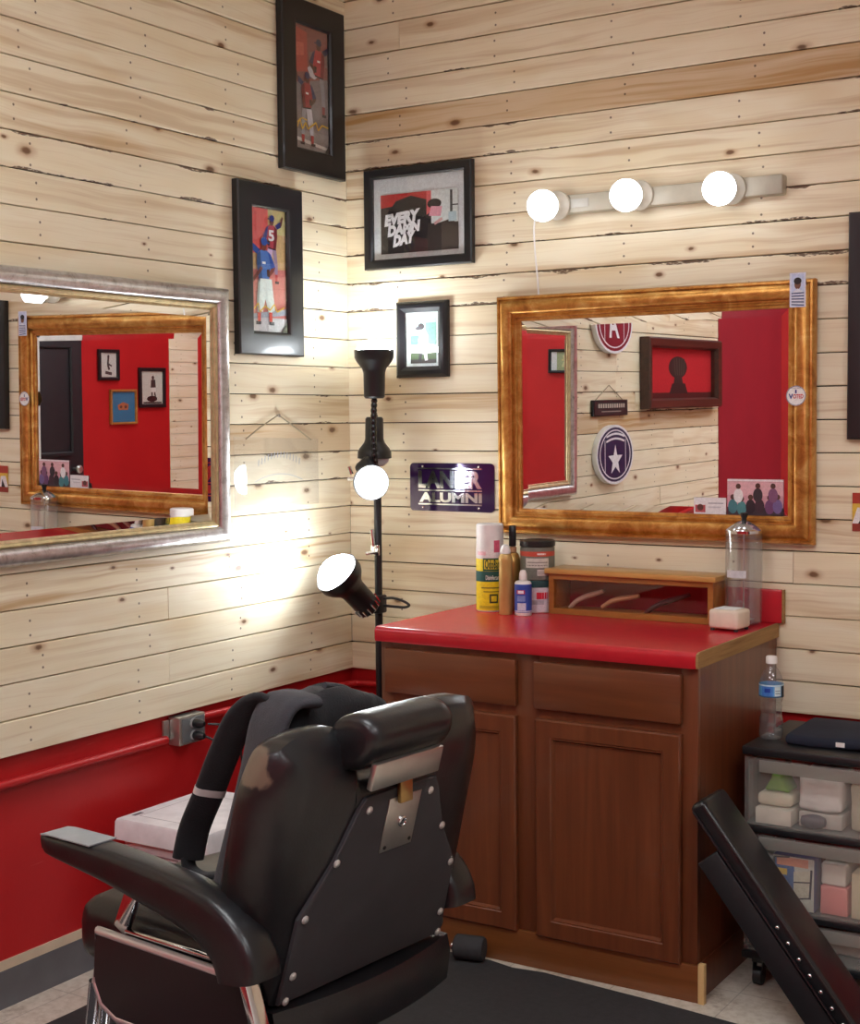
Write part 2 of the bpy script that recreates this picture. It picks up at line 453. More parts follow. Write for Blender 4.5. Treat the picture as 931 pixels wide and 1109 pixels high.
def art(name, fn, rect, shapes, parent=None, h0=0.0, m='printed_paper', step=0.0001, thick=0.0):
    """shapes in 0..1 of rect: layered flat colour, lies at height h0"""
    a0, b0, a1, b1 = rect; W, H = a1 - a0, b1 - b0
    bm = bmesh.new(); cl = bm.loops.layers.float_color.new('ink'); z = h0
    def poly(pts, col, z):
        f = bm.faces.new([bm.verts.new(fn(a0 + x * W, b0 + y * H, z)) for x, y in pts])
        for l in f.loops: l[cl] = (*lin(col), 1)
    def clip(pts):
        return [(min(max(x, 0), 1), min(max(y, 0), 1)) for x, y in pts]
    for sh in shapes:
        k = sh[0]; col = sh[-1]
        if k == 'r': x0, y0, x1, y1 = sh[1:5]; poly(clip([(x0, y0), (x1, y0), (x1, y1), (x0, y1)]), col, z)
        elif k == 'e':
            cx, cy, rx, ry = sh[1:5]; poly(clip([(cx + rx * cos(2 * pi * i / 28), cy + ry * sin(2 * pi * i / 28)) for i in range(28)]), col, z)
        elif k == 'p': poly(clip(sh[1]), col, z)
        elif k == 'l':
            pts, w = sh[1], sh[2]; asp = W / H
            for (xa, ya), (xb, yb) in zip(pts, pts[1:]):
                dx, dy = (xb - xa) * asp, yb - ya; L = math.hypot(dx, dy) or 1
                nx, ny = -dy / L * w / 2 / asp, dx / L * w / 2
                poly(clip([(xa - nx, ya - ny), (xb - nx, yb - ny), (xb + nx, yb + ny), (xa + nx, ya + ny)]), col, z)
                z += step * 0.05
        elif k == 't':
            s_, x0, y0, x1, y1, opt = sh[1:7]
            vs, fs = text_tris(s_, opt.get('bold', 0), opt.get('shear', 0)); rise = opt.get('rise', 0)
            V = [bm.verts.new(fn(a0 + (x0 + x * (x1 - x0)) * W, b0 + (y0 + y * (y1 - y0) + rise * x) * H, z)) for x, y in vs]
            for q in fs:
                try: f = bm.faces.new([V[i] for i in q])
                except ValueError: continue
                for l in f.loops: l[cl] = (*lin(col), 1)
        elif k == 'ring':
            cx, cy, rx, ry, w = sh[1:6]
            for i in range(40):
                q = [(cx + rr * rx * cos(t), cy + rr * ry * sin(t)) for rr, t in ((1, 2 * pi * i / 40), (1, 2 * pi * (i + 1) / 40), (1 - w, 2 * pi * (i + 1) / 40), (1 - w, 2 * pi * i / 40))]
                poly(q, col, z)
        z += step
    if thick > 0:      # give the sheet its own thickness
        e = [(0, 0), (1, 0), (1, 1), (0, 1)]; c0 = shapes[0][-1]
        for (xa, ya), (xb, yb) in zip(e, e[1:] + e[:1]):
            f = bm.faces.new([bm.verts.new(fn(a0 + x * W, b0 + y * H, d)) for x, y, d in ((xa, ya, h0 - thick), (xb, yb, h0 - thick), (xb, yb, h0), (xa, ya, h0))])
            for l in f.loops: l[cl] = (*lin(c0), 1)
    b = MB(); b.bm.free(); b.bm = bm
    return b.build(name, MC[m], parent, weld=False)

def player(cx, cy, h, jersey, pants, cap, skin, arm=1, sock=None, asp=0.5, kick=0.0):
    """a ball player as flat shapes, cx,cy = feet centre; kick lifts the front leg"""
    w = h / asp * 0.5; s = []
    sock = sock or jersey; dk = tuple(int(c * .68) for c in jersey); dp = tuple(int(c * .8) for c in pants); shoe = (40, 36, 46)
    X = lambda x: cx + x * w * arm; Y = lambda y: cy + y * h
    P = lambda pts, col: s.append(('p', [(X(a), Y(c)) for a, c in pts], col))
    P([(.02, .5), (.2, .48), (.26, .26), (.25, .12), (.13, .12), (.1, .28)], dp); P([(.13, .13), (.25, .13), (.235, .03), (.14, .03)], sock); P([(.12, .035), (.3, .035), (.3, 0), (.13, 0)], shoe)
    if kick:
        P([(-.2, .5), (.0, .5), (-.16, .44), (-.42, .46), (-.46, .56), (-.3, .6)], pants); P([(-.46, .55), (-.36, .46), (-.4, .3), (-.5, .3)], sock); P([(-.54, .31), (-.38, .31), (-.38, .27), (-.56, .27)], shoe)
    else:
        P([(-.18, .5), (.04, .5), (-.02, .3), (-.14, .13), (-.27, .13), (-.26, .3)], pants); P([(-.27, .14), (-.15, .14), (-.17, .03), (-.27, .03)], sock); P([(-.34, .035), (-.16, .035), (-.16, 0), (-.34, 0)], shoe)
    P([(-.17, .49), (.18, .47), (.25, .66), (.24, .76), (.1, .81), (-.1, .81), (-.22, .77), (-.24, .64)], jersey)
    P([(.06, .48), (.18, .47), (.25, .66), (.24, .76), (.12, .8), (.1, .64)], dk); P([(-.17, .5), (.18, .48), (.18, .465), (-.17, .48)], (30, 28, 40))
    P([(-.24, .77), (-.14, .8), (-.24, .62), (-.34, .58), (-.4, .64)], cap); P([(-.4, .64), (-.33, .58), (-.2, .53), (-.16, .57), (-.26, .62)], skin); P([(-.2, .52), (-.1, .53), (-.09, .6), (-.18, .61)], (70, 44, 36))
    P([(.14, .81), (.24, .76), (.42, .8), (.44, .86), (.36, .87)], cap); P([(.38, .8), (.45, .82), (.52, .93), (.47, .95), (.39, .87)], skin)
    s.append(('e', cx + .0 * w, Y(.865), .095 * w, .062 * h, skin)); s.append(('e', cx + .01 * w, Y(.905), .11 * w, .045 * h, cap)); P([(-.2, .885), (.02, .885), (.02, .9), (-.18, .9)], cap)
    s += [('r', cx - .07 * w, Y(.66), cx + .05 * w, Y(.685), tuple(min(255, int(c * 1.2) + 40) for c in pants))]
    return s

# ------------------------------------------------------------------ structure: floor, ceiling, walls
Z0, ZC, XR, YF = 0.655, 3.15, 5.0, -5.25
b = MB(); b.box((-0.12, YF - 0.12, -0.05), (XR + 0.12, 0.12, 0.0)); struct(b.build('floor', MC['floor']))
b = MB(); b.box((-0.12, YF - 0.12, ZC), (XR + 0.12, 0.12, ZC + 0.05)); struct(b.build('ceiling', mat('ceiling_white', (226, 224, 218), 0.9)))

def planks(b, uvl, idl, org, du, nrm, urange, butts, tints, barks, seed, zc=ZC, thick=0.018):
    rng = random.Random(seed); k = 0; z = Z0
    while z < zc - 0.005:
        z1 = min(z + PITCH, zc)
        cuts = [urange[0]] + sorted(x for x in butts.get(k, [])) + [urange[1]]
        if k not in butts:
            x = urange[0] + rng.uniform(1.9, 3.1)
            ex = []
            while x < urange[1] - 0.5: ex.append(x); x += rng.uniform(2.2, 3.4)
            cuts = [urange[0]] + ex + [urange[1]]
        for i in range(len(cuts) - 1):
            ua, ub = cuts[i], cuts[i + 1]
            g = rng.uniform(0.0011, 0.002); d = rng.uniform(-0.0012, 0.0012)
            rid = rng.random(); tn = tints.get(k, rng.uniform(0.05, 0.6) if i == 0 else rng.uniform(0.05, 0.7))
            bk = barks.get(k, rng.uniform(0, 0.45))
            c = 0.0018
            za, zb = z + g, z1 - g
            uA, uB = ua + (0.0008 if i else 0), ub - 0.0008
            prof = [(za, -thick), (za, d - c), (za + c, d), (zb - c, d), (zb, d - c), (zb, -thick)]
            for (p0, h0), (p1, h1) in zip(prof, prof[1:]):
                vs = [b.bm.verts.new(org + du * u_ + nrm * h_ + Vector((0, 0, zz))) for u_, zz, h_ in ((uA, p0, h0), (uB, p0, h0), (uB, p1, h1), (uA, p1, h1))]
                f = b.bm.faces.new(vs)
                for l, (uu, zz) in zip(f.loops, ((uA, p0), (uB, p0), (uB, p1), (uA, p1))):
                    l[uvl].uv = (uu, zz - z); l[idl] = (rid, tn, bk, 1)
            for u_ in (uA, uB):
                f = b.bm.faces.new([b.bm.verts.new(org + du * u_ + nrm * hh + Vector((0, 0, zz))) for zz, hh in ((za, -thick), (za, d), (zb, d), (zb, -thick))])
                for l in f.loops: l[uvl].uv = (0, 0.004); l[idl] = (rid, 0.6, 0, 1)
        k += 1; z += PITCH

def panelled(name, parent, org, du, nrm, urange, butts, tints, barks, seed, z_to=ZC):
    b = MB(); uvl = b.bm.loops.layers.uv.new('plank'); idl = b.bm.loops.layers.float_color.new('plank_id')
    planks(b, uvl, idl, Vector(org), Vector(du), Vector(nrm), urange, butts, tints, barks, seed, z_to)
    return b.build(name, MC['pine'], parent, weld=False)

# back wall (right in the photo)
b = MB(); b.box((-0.1, 0.02, 0), (XR, 0.12, ZC)); wb = struct(b.build('wall_back', M_red))
b = MB(); b.box((-0.02, 0.0165, Z0), (XR, 0.0195, ZC)); b.build('batten_gap', M_dark, wb)
panelled('wood_paneling', wb, (0, 0, 0), (1, 0, 0), (0, -1, 0), (0.0, XR), {4: [1.56], 22: [0.22, 2.9], 3: [0.62], 8: [2.6]},
         {0: 0.35, 1: 0.25, 4: 0.15, 19: 1.0, 18: 0.45, 20: 0.3, 24: 0.95, 23: 0.5, 9: 0.6, 5: 0.65}, {13: 0.95, 14: 0.35, 15: 0.7, 18: 0.6, 19: 0.05, 21: 0.7}, 11)
# left wall; pine to y=-3.5, painted red beyond
b = MB(); b.box((-0.12, YF, 0), (-0.02, 0.1, ZC)); wl = struct(b.build('wall_left', M_red))
b = MB(); b.box((-0.0195, -3.5, Z0), (-0.0165, 0.02, ZC)); b.build('batten_gap', M_dark, wl)
panelled('wood_paneling', wl, (0, 0, 0), (0, -1, 0), (1, 0, 0), (0.0, 3.5), {1: [0.924, 3.2], 3: [0.923], 2: [2.5], 4: [2.7]},
         {0: 0.6, 1: 0.12, 2: 0.2, 3: 0.1, 4: 0.75, 5: 0.2, 6: 0.3, 7: 0.35, 8: 0.95, 9: 0.55, 20: 0.3, 22: 0.4}, {16: 0.95, 15: 0.5, 18: 0.85, 19: 0.5, 9: 0.8, 7: 0.75, 6: 0.55, 8: 0.6}, 23)
b = MB(); b.box((-0.0195, YF, 0), (0.004, -3.502, ZC)); b.build('red_return', mat('crimson_paint', (150, 30, 44), .5, 0, .08, 4), wl)
# right wall far across the shop: door, red field with pictures, pine
b = MB(); b.box((XR, YF, 0), (XR + 0.1, 0.1, ZC)); wr = struct(b.build('wall_right', mat('shop_wall_white', (222, 220, 214), .7)))
panelled('wood_paneling', wr, (XR - .012, 0, 0), (0, -1, 0), (-1, 0, 0), (4.565, 5.245), {}, {k: .2 for k in range(30)}, {}, 31)
b = MB(); b.box((XR - .008, -4.5645, 0), (XR + .001, -3.6, ZC)); b.build('red_field', M_red, wr)
b = MB(); b.box((XR - .008, -5.245, 0), (XR + .001, -4.565, Z0)); b.build('red_wainscot', M_red, wr)
b = MB(); b.box((-0.12, YF - 0.1, 0), (XR + 0.1, YF, ZC)); wf = struct(b.build('wall_front', M_red))

b = MB(); b.box((XR - 0.045, -3.598, 0.002), (XR - 0.009, -2.68, 2.15), 0.004)
d1 = struct(b.build('door_1', mat('black_door', (30, 32, 36), 0.5)))
b = MB()
for z0_, z1_ in ((0.2, 0.95), (1.1, 1.9)):
    b.frame(on_right, (2.78, z0_, 3.5, z1_), [(0, 0.045), (0, 0.052), (0.02, 0.056), (0.03, 0.046)])
b.build('door_panel', mat('black_door', (30, 32, 36)), d1)
b = MB(); b.lathe([(0.012, 0), (0.012, 0.035), (0.028, 0.045), (0.03, 0.06), (0.02, 0.072), (0, 0.074)], (XR - 0.045, -3.5, 1.0), (-1, 0, 0), 20); b.build('door_knob', M_brushed, d1)

# cove base along the left wall
b = MB(); b.prism([(0, 0), (0.013, 0), (0.009, 0.012), (0.004, 0.03), (0.004, 0.094), (0, 0.096)], lambda a, c, d: Vector((-0.02 + a, d, c)), -3.5, 0.0)
bl = struct(b.build('baseboard_left', M_grayb))
b = MB(); b.box((-0.02, -3.5, 0.096), (-0.0165, 0.0, 0.122)); struct(b.build('trim_1', M_beige))
b = MB(); b.prism([(0, 0), (0.013, 0), (0.004, 0.03), (0.004, 0.094), (0, 0.096)], lambda a, c, d: Vector((d, 0.02 - a, c)), 0.0, XR); struct(b.build('baseboard_back', M_grayb))

# ------------------------------------------------------------------ ceiling lights of the shop (behind the camera and above)
M_panel = emit('ceiling_panel_light', (0.94, 0.972, 1.0), PANEL)
for i, (x, y) in enumerate(((1.35, -2.6), (3.6, -2.6), (1.35, -4.3), (3.6, -4.3))):
    t = thing('ceiling_light', ['white ceiling panel light above the barber chair', 'white ceiling panel light in the middle of the shop', 'white ceiling panel light near the red left wall',
              'white ceiling panel light near the pictures', 'white ceiling panel light near the back wall'][i], 'ceiling light', (x, y, ZC - 0.05))
    b = MB(); b.frame(lambda a, c, h: Vector((x + a, y + c, ZC - h)), (-0.61, -0.31, 0.61, 0.31), [(0, 0), (0, 0.05), (0.03, 0.05), (0.035, 0.02)]); b.build('light_frame', M_white, t)
    b = MB(); b.box((x - 0.575, y - 0.275, ZC - 0.032), (x + 0.575, y + 0.275, ZC - 0.028)); b.build('diffuser', M_panel, t)

# ------------------------------------------------------------------ mirrors
def mirror_thing(name, label, loc, fn, rect, prof, glass_in, mats, gh=0.012):
    t = thing(name, label, 'mirror', loc)
    for nm, mt, pr in mats:
        b = MB(); b.frame(fn, rect, pr); b.build(nm, mt, t, angle=30)
    a0, b0, a1, b1 = rect; i = glass_in; bv = 0.022
    b = MB()
    q = lambda e, h: [b.bm.verts.new(fn(*p, h)) for p in ((a0 + e, b0 + e), (a1 - e, b0 + e), (a1 - e, b1 - e), (a0 + e, b1 - e))]
    back, rim, face = q(i - 0.012, gh - 0.004), q(i - 0.012, gh - 0.0022), q(i + bv, gh)
    for r0, r1 in ((back, rim), (rim, face)):
        for k in range(4): b.face((r0[k], r0[(k + 1) % 4], r1[(k + 1) % 4], r1[k]))
    b.face(face); b.face(back[::-1])
    b.build('mirror_glass', MC['mirror'], t, angle=1)
    return t     # both mirrors lean forward a little at the top (set below)

GR = (0.602, 1.150, 1.626, 1.902)
gm = mirror_thing('wall_mirror', 'wide mirror in a mottled gold frame hung above the red counter', (1.114, 0, 1.15), on_back, GR, None, 0.078, [
    ('gold_frame', MC['gold'], [(0, 0.002), (0, 0.026), (0.004, 0.033), (0.010, 0.034), (0.012, 0.030), (0.018, 0.036), (0.026, 0.041), (0.036, 0.042), (0.046, 0.039), (0.054, 0.032), (0.056, 0.024), (0.060, 0.024), (0.064, 0.027), (0.068, 0.026), (0.070, 0.019), (0.078, 0.016), (0.080, 0.010), (0.080, 0.002)])])
SR = (-1.712, 1.150, -0.668, 1.914)
sm = mirror_thing('wall_mirror', 'wide mirror in a worn silver frame hung on the left plank wall', (0, -1.21, 1.15), on_left, SR, None, 0.066, [
    ('silver_frame', MC['silver'], [(0, 0.002), (0, 0.022), (0.003, 0.028), (0.012, 0.035), (0.024, 0.037), (0.036, 0.033), (0.044, 0.025), (0.047, 0.019), (0.047, 0.002)]),
    ('gilt_liner', mat('pale_gilt', (206, 190, 146), .35, .7, .2, 40), [(0.0475, 0.002), (0.0475, 0.021), (0.052, 0.023), (0.058, 0.020), (0.060, 0.016), (0.066, 0.014), (0.068, 0.009), (0.068, 0.002)])])

gm.rotation_euler = (0.008, 0, 0); sm.rotation_euler = (0, 0.012, 0)

# ------------------------------------------------------------------ framed pictures
def picture(label, loc, fn, rect, fw, shapes, mw=None, matc=(228, 230, 230), fcol=None, prof=None, name='picture_frame', cat='picture', glass=True, mat_w=0.0, art_in=None, m='printed_paper', parent_name='frame'):
    t = thing(name, label, cat, loc); a0, b0, a1, b1 = rect
    b = MB(); b.frame(fn, rect, prof or [(0, 0.002), (0, 0.022), (0.004, 0.026), (fw - 0.012, 0.026), (fw - 0.004, 0.023), (fw, 0.017), (fw, 0.002)]); b.build(parent_name, fcol or M_blackpaint, t, angle=25)
    ins = art_in or (fw, fw, fw, fw)
    if mat_w or art_in:
        art('mat_board', fn, (a0 + fw - 0.003, b0 + fw - 0.003, a1 - fw + 0.003, b1 - fw + 0.003), [('r', 0, 0, 1, 1, matc)], t, 0.008, thick=0.003)
    if not art_in: ins = (fw + mat_w,) * 4
    r2 = (a0 + ins[0] - 0.002, b0 + ins[1] - 0.002, a1 - ins[2] + 0.002, b1 - ins[3] + 0.002)
    art('print', fn, r2, shapes, t, 0.0095, m, thick=0.001 if (mat_w or art_in) else 0.004)
    if glass:
        b = MB(); e = fw - 0.003; b.prism([(a0 + e, b0 + e), (a1 - e, b0 + e), (a1 - e, b1 - e), (a0 + e, b1 - e)], lambda p, q, d: fn(p, q, d), 0.0158, 0.0166); b.build('glazing', M_glass, t)
    return t

RED, NAVY, WHT, BLK, SKN, YEL = (196, 44, 52), (52, 66, 150), (232, 234, 238), (26, 24, 28), (132, 84, 60), (232, 190, 60)
bgA = [('r', 0, 0, 1, 1, (138, 130, 132)), ('p', [(0, .52), (1, .62), (1, 1), (0, 1)], (146, 92, 88)), ('p', [(0, .6), (.4, .64), (.4, .95), (0, .98)], (182, 78, 68)), ('p', [(.05, .74), (.3, .76), (.3, .86), (.05, .85)], (206, 110, 96)), ('p', [(.45, .66), (1, .72), (1, .86), (.45, .8)], (142, 122, 116)), ('r', 0, 0, 1, .16, (150, 146, 146)), ('p', [(0, .07), (.9, .035), (1, .055), (0, .1)], (226, 224, 222))]
A_sh = bgA + player(.72, .3, .66, (186, 66, 72), (196, 194, 204), (58, 62, 96), (104, 70, 56), 1, (150, 50, 58), .47, 1) + player(.36, .04, .62, (160, 48, 56), (206, 204, 214), (52, 56, 104), (92, 56, 44), -1, (170, 52, 54), .47) + [
    ('l', [(.06, .17), (.14, .24), (.2, .16), (.3, .22), (.36, .17), (.5, .21), (.6, .24), (.66, .18), (.78, .23), (.96, .22)], .012, YEL), ('l', [(.04, .2), (.2, .25), (.34, .24)], .01, YEL), ('p', [(.84, 0), (1, 0), (1, .1)], (44, 42, 46))]
picture('tall wide-bordered black frame high in the corner showing two ball players in red', (0, -.205, 2.318), on_left, (-.375, 2.318, -.036, 2.868), .078, A_sh, m='glossy_print')
bgB = [('r', 0, 0, 1, 1, (206, 122, 116)), ('p', [(0, .5), (1, .52), (1, 1), (0, 1)], (206, 172, 122)), ('p', [(0, .62), (.5, .66), (.5, 1), (0, 1)], (222, 92, 88)), ('p', [(.6, .8), (1, .8), (1, 1), (.5, 1)], (208, 200, 140)), ('r', 0, 0, 1, .12, (206, 204, 206)), ('p', [(0, .1), (1, .15), (1, .2), (0, .14)], (170, 178, 190))]
B_sh = bgB + player(.6, .40, .58, (176, 60, 76), (206, 178, 214), (44, 60, 128), (110, 66, 60), 1, (196, 66, 70), .47) + [('t', '5', .5, .74, .66, .83, {'bold': .03}, WHT)] + player(.36, .06, .74, (78, 120, 190), (222, 238, 236), (40, 84, 168), (130, 66, 54), -1, (216, 80, 62), .47) + [
    ('p', [(.18, .18), (.3, .16), (.4, .3), (.52, .16), (.64, .18), (.56, .43), (.24, .43)], (222, 238, 236)), ('l', [(.02, .4), (.3, .52)], .03, (120, 66, 56)), ('l', [(.06, .18), (.18, .23), (.22, .16), (.36, .21), (.5, .18), (.62, .23), (.7, .17), (.9, .21)], .012, YEL), ('p', [(.82, 0), (1, 0), (1, .1)], (90, 88, 60))]
picture('tall wide-bordered black frame beside the silver mirror showing a batter in blue', (0, -.443, 1.722), on_left, (-.606, 1.722, -.281, 2.254), .074, B_sh, m='glossy_print')

E_sh = [('r', 0, 0, 1, 1, (40, 30, 32)), ('p', [(0, .78), (0, 1), (.65, 1), (.65, .86), (.35, .82)], (186, 40, 44)), ('p', [(.02, 0), (.55, 0), (.68, .7), (.6, .86), (.4, .95), (.2, .88), (.05, .62)], (24, 22, 26)), ('r', .66, .45, 1, 1, (216, 226, 226)), ('p', [(.6, .6), (.66, .66), (.66, 1), (.6, 1)], (214, 96, 100)), ('r', .9, .45, .93, .98, (50, 54, 58)), ('r', .9, .72, 1, .74, (50, 54, 58)), ('e', .7, .78, .09, .08, BLK),
        ('p', [(.63, .58), (.78, .56), (.8, .72), (.66, .74)], (226, 158, 176)), ('p', [(.6, 0), (1, 0), (1, .42), (.9, .5), (.72, .44), (.62, .46)], (52, 44, 42)), ('l', [(.7, .44), (.8, .52)], .05, (206, 160, 160)), ('r', .88, .46, .98, .62, (180, 206, 214)),
        ('t', 'EVERY', .05, .46, .52, .66, {'bold': .075, 'shear': .12, 'rise': .07}, WHT), ('t', 'DAMN', .09, .28, .52, .47, {'bold': .075, 'shear': .12, 'rise': .07}, WHT), ('t', 'DAY', .16, .1, .46, .3, {'bold': .075, 'shear': .16, 'rise': .07}, WHT)]
picture('black framed photo with white EVERY DAMN DAY lettering on the right wall', (.295, 0, 2.018), on_back, (.086, 2.018, .506, 2.349), .032, E_sh, art_in=(.062, .052, .06, .088), matc=(214, 222, 226))
S_sh = [('r', 0, 0, 1, 1, (176, 206, 196)), ('p', [(0, 0), (1, 0), (1, .25), (0, .3)], (74, 100, 52)), ('r', .0, .42, .35, .62, (92, 140, 150)), ('r', .6, .3, 1, .9, (126, 172, 160)), ('r', 0, 0, 1, .09, (58, 52, 44)), ('p', [(.36, .2), (.62, .2), (.7, .62), (.58, .75), (.36, .7), (.3, .5)], (226, 234, 232)), ('e', .42, .82, .12, .07, (60, 54, 58)), ('e', .3, .78, .1, .04, (70, 64, 70)), ('l', [(.4, .22), (.36, .04)], .08, (40, 36, 36)), ('l', [(.58, .22), (.62, .06)], .08, (230, 232, 230))]
picture('small black beaded frame of a player in white above the floor lamp', (.307, 0, 1.655), on_back, (.206, 1.655, .408, 1.905), .036, S_sh, art_in=(.056, .048, .05, .058), matc=(226, 236, 230),
        prof=[(0, .002), (0, .014), (.004, .02), (.012, .026), (.022, .027), (.03, .021), (.036, .017), (.036, .002)])
R_sh = [('r', 0, 0, 1, 1, (198, 204, 206)), ('r', .05, .06, .95, .55, (222, 222, 216)), ('r', .05, .6, .95, .95, (52, 60, 70)), ('e', .4, .76, .14, .13, (186, 190, 188)), ('e', .7, .8, .08, .1, (120, 130, 136))] + [('r', .1, .1 + .06 * i, .9 - .1 * (i % 3), .125 + .06 * i, (140, 140, 136)) for i in range(7)]
picture('large black frame at the far right of the plank wall above the drawer cart', (1.97, 0, 1.45), on_back, (1.717, 1.45, 2.23, 2.077), .062, R_sh)

# colourful flyer, pinned card, stickers and snapshots
b_ = art('flyer', on_back, (1.729, 1.192, 1.87, 1.3), [('r', 0, 0, 1, 1, (226, 186, 70)), ('r', 0, .72, 1, 1, (176, 60, 44)), ('r', 0, 0, 1, .2, (150, 56, 44)), ('p', [(0, .2), (.35, .2), (.3, .6), (.1, .62)], (236, 230, 232)), ('p', [(.12, .2), (.28, .2), (.24, .5)], (40, 30, 34)), ('e', .65, .5, .15, .16, (52, 34, 30))], None, .0028, thick=.0006)
tag(b_, 'small yellow and red flyer stuck on the planks below the large black frame', 'flyer')
def st(b_, l, c='photo', g=None): return tag(b_, l, c, g)
fp = lambda a, c, h: on_back(a, c, .0435 + (c - 1.15) * .008 + h)
snap = [('r', 0, 0, 1, 1, (214, 220, 244)), ('r', .12, .42, .9, .96, (196, 208, 238)), ('e', .5, .66, .2, .14, (120, 80, 62)), ('e', .5, .76, .24, .1, (26, 22, 26)), ('p', [(.1, .04), (.95, .04), (.82, .46), (.5, .54), (.2, .44)], (220, 226, 240))] + [('l', [(.12, .08 + .08 * i), (.9, .05 + .09 * i)], .035, (48, 62, 120)) for i in range(5)]
st(art('snapshot', fp, (1.560, 1.822, 1.606, 1.918), snap, None, .001, thick=.0008), 'small snapshot of a person in a striped shirt on the gold frame corner')
voted = [('e', .5, .5, .5, .5, (240, 240, 240)), ('ring', .5, .5, .49, .49, .06, (90, 100, 140)), ('t', 'I', .46, .62, .54, .8, {'bold': .03}, (40, 60, 140)), ('t', 'V', .13, .34, .36, .6, {'bold': .04}, (40, 60, 140)), ('t', 'OTED', .36, .36, .88, .58, {'bold': .03}, (206, 50, 56)), ('t', 'MY VOTE COUNTS', .26, .84, .74, .9, {}, (70, 70, 80))]
st(art('round_sticker', fp, (1.551, 1.545, 1.608, 1.602), voted, None, .001), 'round white I VOTED sticker on the right side of the gold frame', 'sticker')
fg = lambda a, c, h: on_back(a, c, .0142 + (c - 1.15) * .008 + h)
grp = [('r', 0, 0, 1, 1, (214, 160, 172)), ('r', 0, .55, 1, .92, (226, 178, 186)), ('r', 0, .94, 1, 1, (236, 226, 230)), ('r', 0, 0, 1, .22, (64, 52, 60))]
for i, (px, py, c1) in enumerate(((.1, .1, (70, 130, 140)), (.26, .05, (80, 140, 146)), (.2, .4, (236, 236, 238)), (.42, .1, (48, 34, 44)), (.58, .12, (66, 44, 56)), (.55, .42, (60, 50, 56)), (.76, .1, (112, 68, 110)), (.9, .12, (120, 100, 150)), (.82, .42, (130, 86, 120)))):
    grp += [('e', px, py + .14, .085, .2, c1), ('e', px, py + .4, .045, .075, (86, 54, 46))]
st(art('group_snapshot', fg, (1.366, 1.229, 1.535, 1.334), grp, None, .0006, thick=.0006), 'group snapshot tucked into the lower right corner of the gold mirror')
st(art('business_card', fg, (1.262, 1.229, 1.362, 1.278), [('r', 0, 0, 1, 1, (236, 236, 238)), ('r', .04, .1, .36, .55, (190, 90, 96)), ('e', .2, .4, .1, .2, (96, 60, 56)), ('r', .45, .62, .92, .7, (180, 180, 190)), ('r', .45, .4, .85, .46, (196, 196, 204))], None, .0004, thick=.0004), 'white card with a small picture standing on the lower gold frame', 'card')

# licence plate sign
t = thing('licence_plate', 'purple mirrored licence plate reading LANIER ALUMNI on the right wall', 'sign', (.411, 0, 1.212))
def rrect(a0, b0, a1, b1, r, n=5):
    return [(cx + r * cos(t_), cz + r * sin(t_)) for cx, cz, s0 in ((a1 - r, b1 - r, 0), (a0 + r, b1 - r, pi / 2), (a0 + r, b0 + r, pi), (a1 - r, b0 + r, 3 * pi / 2)) for t_ in [s0 + pi / 2 * k / n for k in range(n + 1)]]
b = MB(); b.prism(rrect(.249, 1.212, .573, 1.371, .014), on_back, .0015, .004); b.build('plate', mat('purple_acrylic', (50, 26, 72), 0.12, 0.3, 0.2, 8, coat=.5), t)
def raised(name, s, rect, fn, h0, h1, m, parent, bold=.0, shear=0.0):
    vs, fs = text_tris(s, bold, shear); b = MB(); a0, b0, a1, b1 = rect
    for q in fs:
        lo = [fn(a0 + vs[i][0] * (a1 - a0), b0 + vs[i][1] * (b1 - b0), h0) for i in q]; hi = [fn(a0 + vs[i][0] * (a1 - a0), b0 + vs[i][1] * (b1 - b0), h1) for i in q]
        b.face([b.bm.verts.new(p) for p in hi])
    b2 = b.build(name, m, parent, weld=True)
    return b2
M_mir = mat('mirror_letters', (216, 218, 226), .12, 1.0, .03)
raised('lettering', 'LANIER', (.282, 1.288, .527, 1.346), on_back, .004, .0052, M_mir, t, .05)
raised('lettering', 'ALUMNI', (.286, 1.241, .527, 1.274), on_back, .004, .0052, M_mir, t, .045)
b = MB()
for z_ in (1.3505, 1.2785, 1.2325): b.box((.282, -.0052, z_), (.527, -.004, z_ + .0045))
b.build('rule', M_mir, t)
for a_ in (.3, .515):
    for z_ in (1.36, 1.224): b = MB(); b.lathe([(.0035, 0), (.004, .0015), (.002, .0025), (0, .0027)], (a_, -.004, z_), (0, -1, 0), 12); b.build('screw', M_chrome, t)

# clear acrylic sign hung by a cord on the left wall
t = thing('acrylic_sign', 'clear engraved plaque hanging from a cord below the batter picture', 'sign', (0, -.41, 1.24))
b = MB(); b.prism([(-.625, 1.24), (-.195, 1.24), (-.195, 1.455), (-.625, 1.468)], on_left, .006, .010); b.build('clear_panel', M_acryl, t)
b = MB(); b.tube([(.011, -.57, 1.46), (.006, -.49, 1.497), (.006, -.405, 1.532), (.006, -.395, 1.532), (.006, -.31, 1.492), (.011, -.235, 1.452)], .0022, 8); b.build('cord', mat('beige_cord', (150, 136, 110), .8), t)
b = MB(); b.lathe([(.004, 0), (.004, .008), (.006, .009), (.006, .011), (0, .0115)], (0, -.4, 1.532), (1, 0, 0), 12); b.build('nail', M_brushed, t)
fe = lambda a, c, h: on_left(a, c, .0104 + h)
eng = []
for i in range(14):
    x = .25 + .04 * i; eng.append(('l', [(x, .62 + .12 * sin(pi * i / 13)), (x + .006, .72 + .12 * sin(pi * i / 13))], .02, (166, 168, 172)))
arc_ = [('l', [(.2 + .012 * i, .48 - .0006 * (i - 25) ** 2 * .3), (.2 + .012 * (i + 1), .48 - .0006 * (i - 24) ** 2 * .3)], .012, (176, 178, 182)) for i in range(50)]
art('engraving', fe, (-.61, 1.25, -.21, 1.45), eng, t)
art('engraved_arc', fe, (-.61, 1.25, -.21, 1.45), arc_, t)

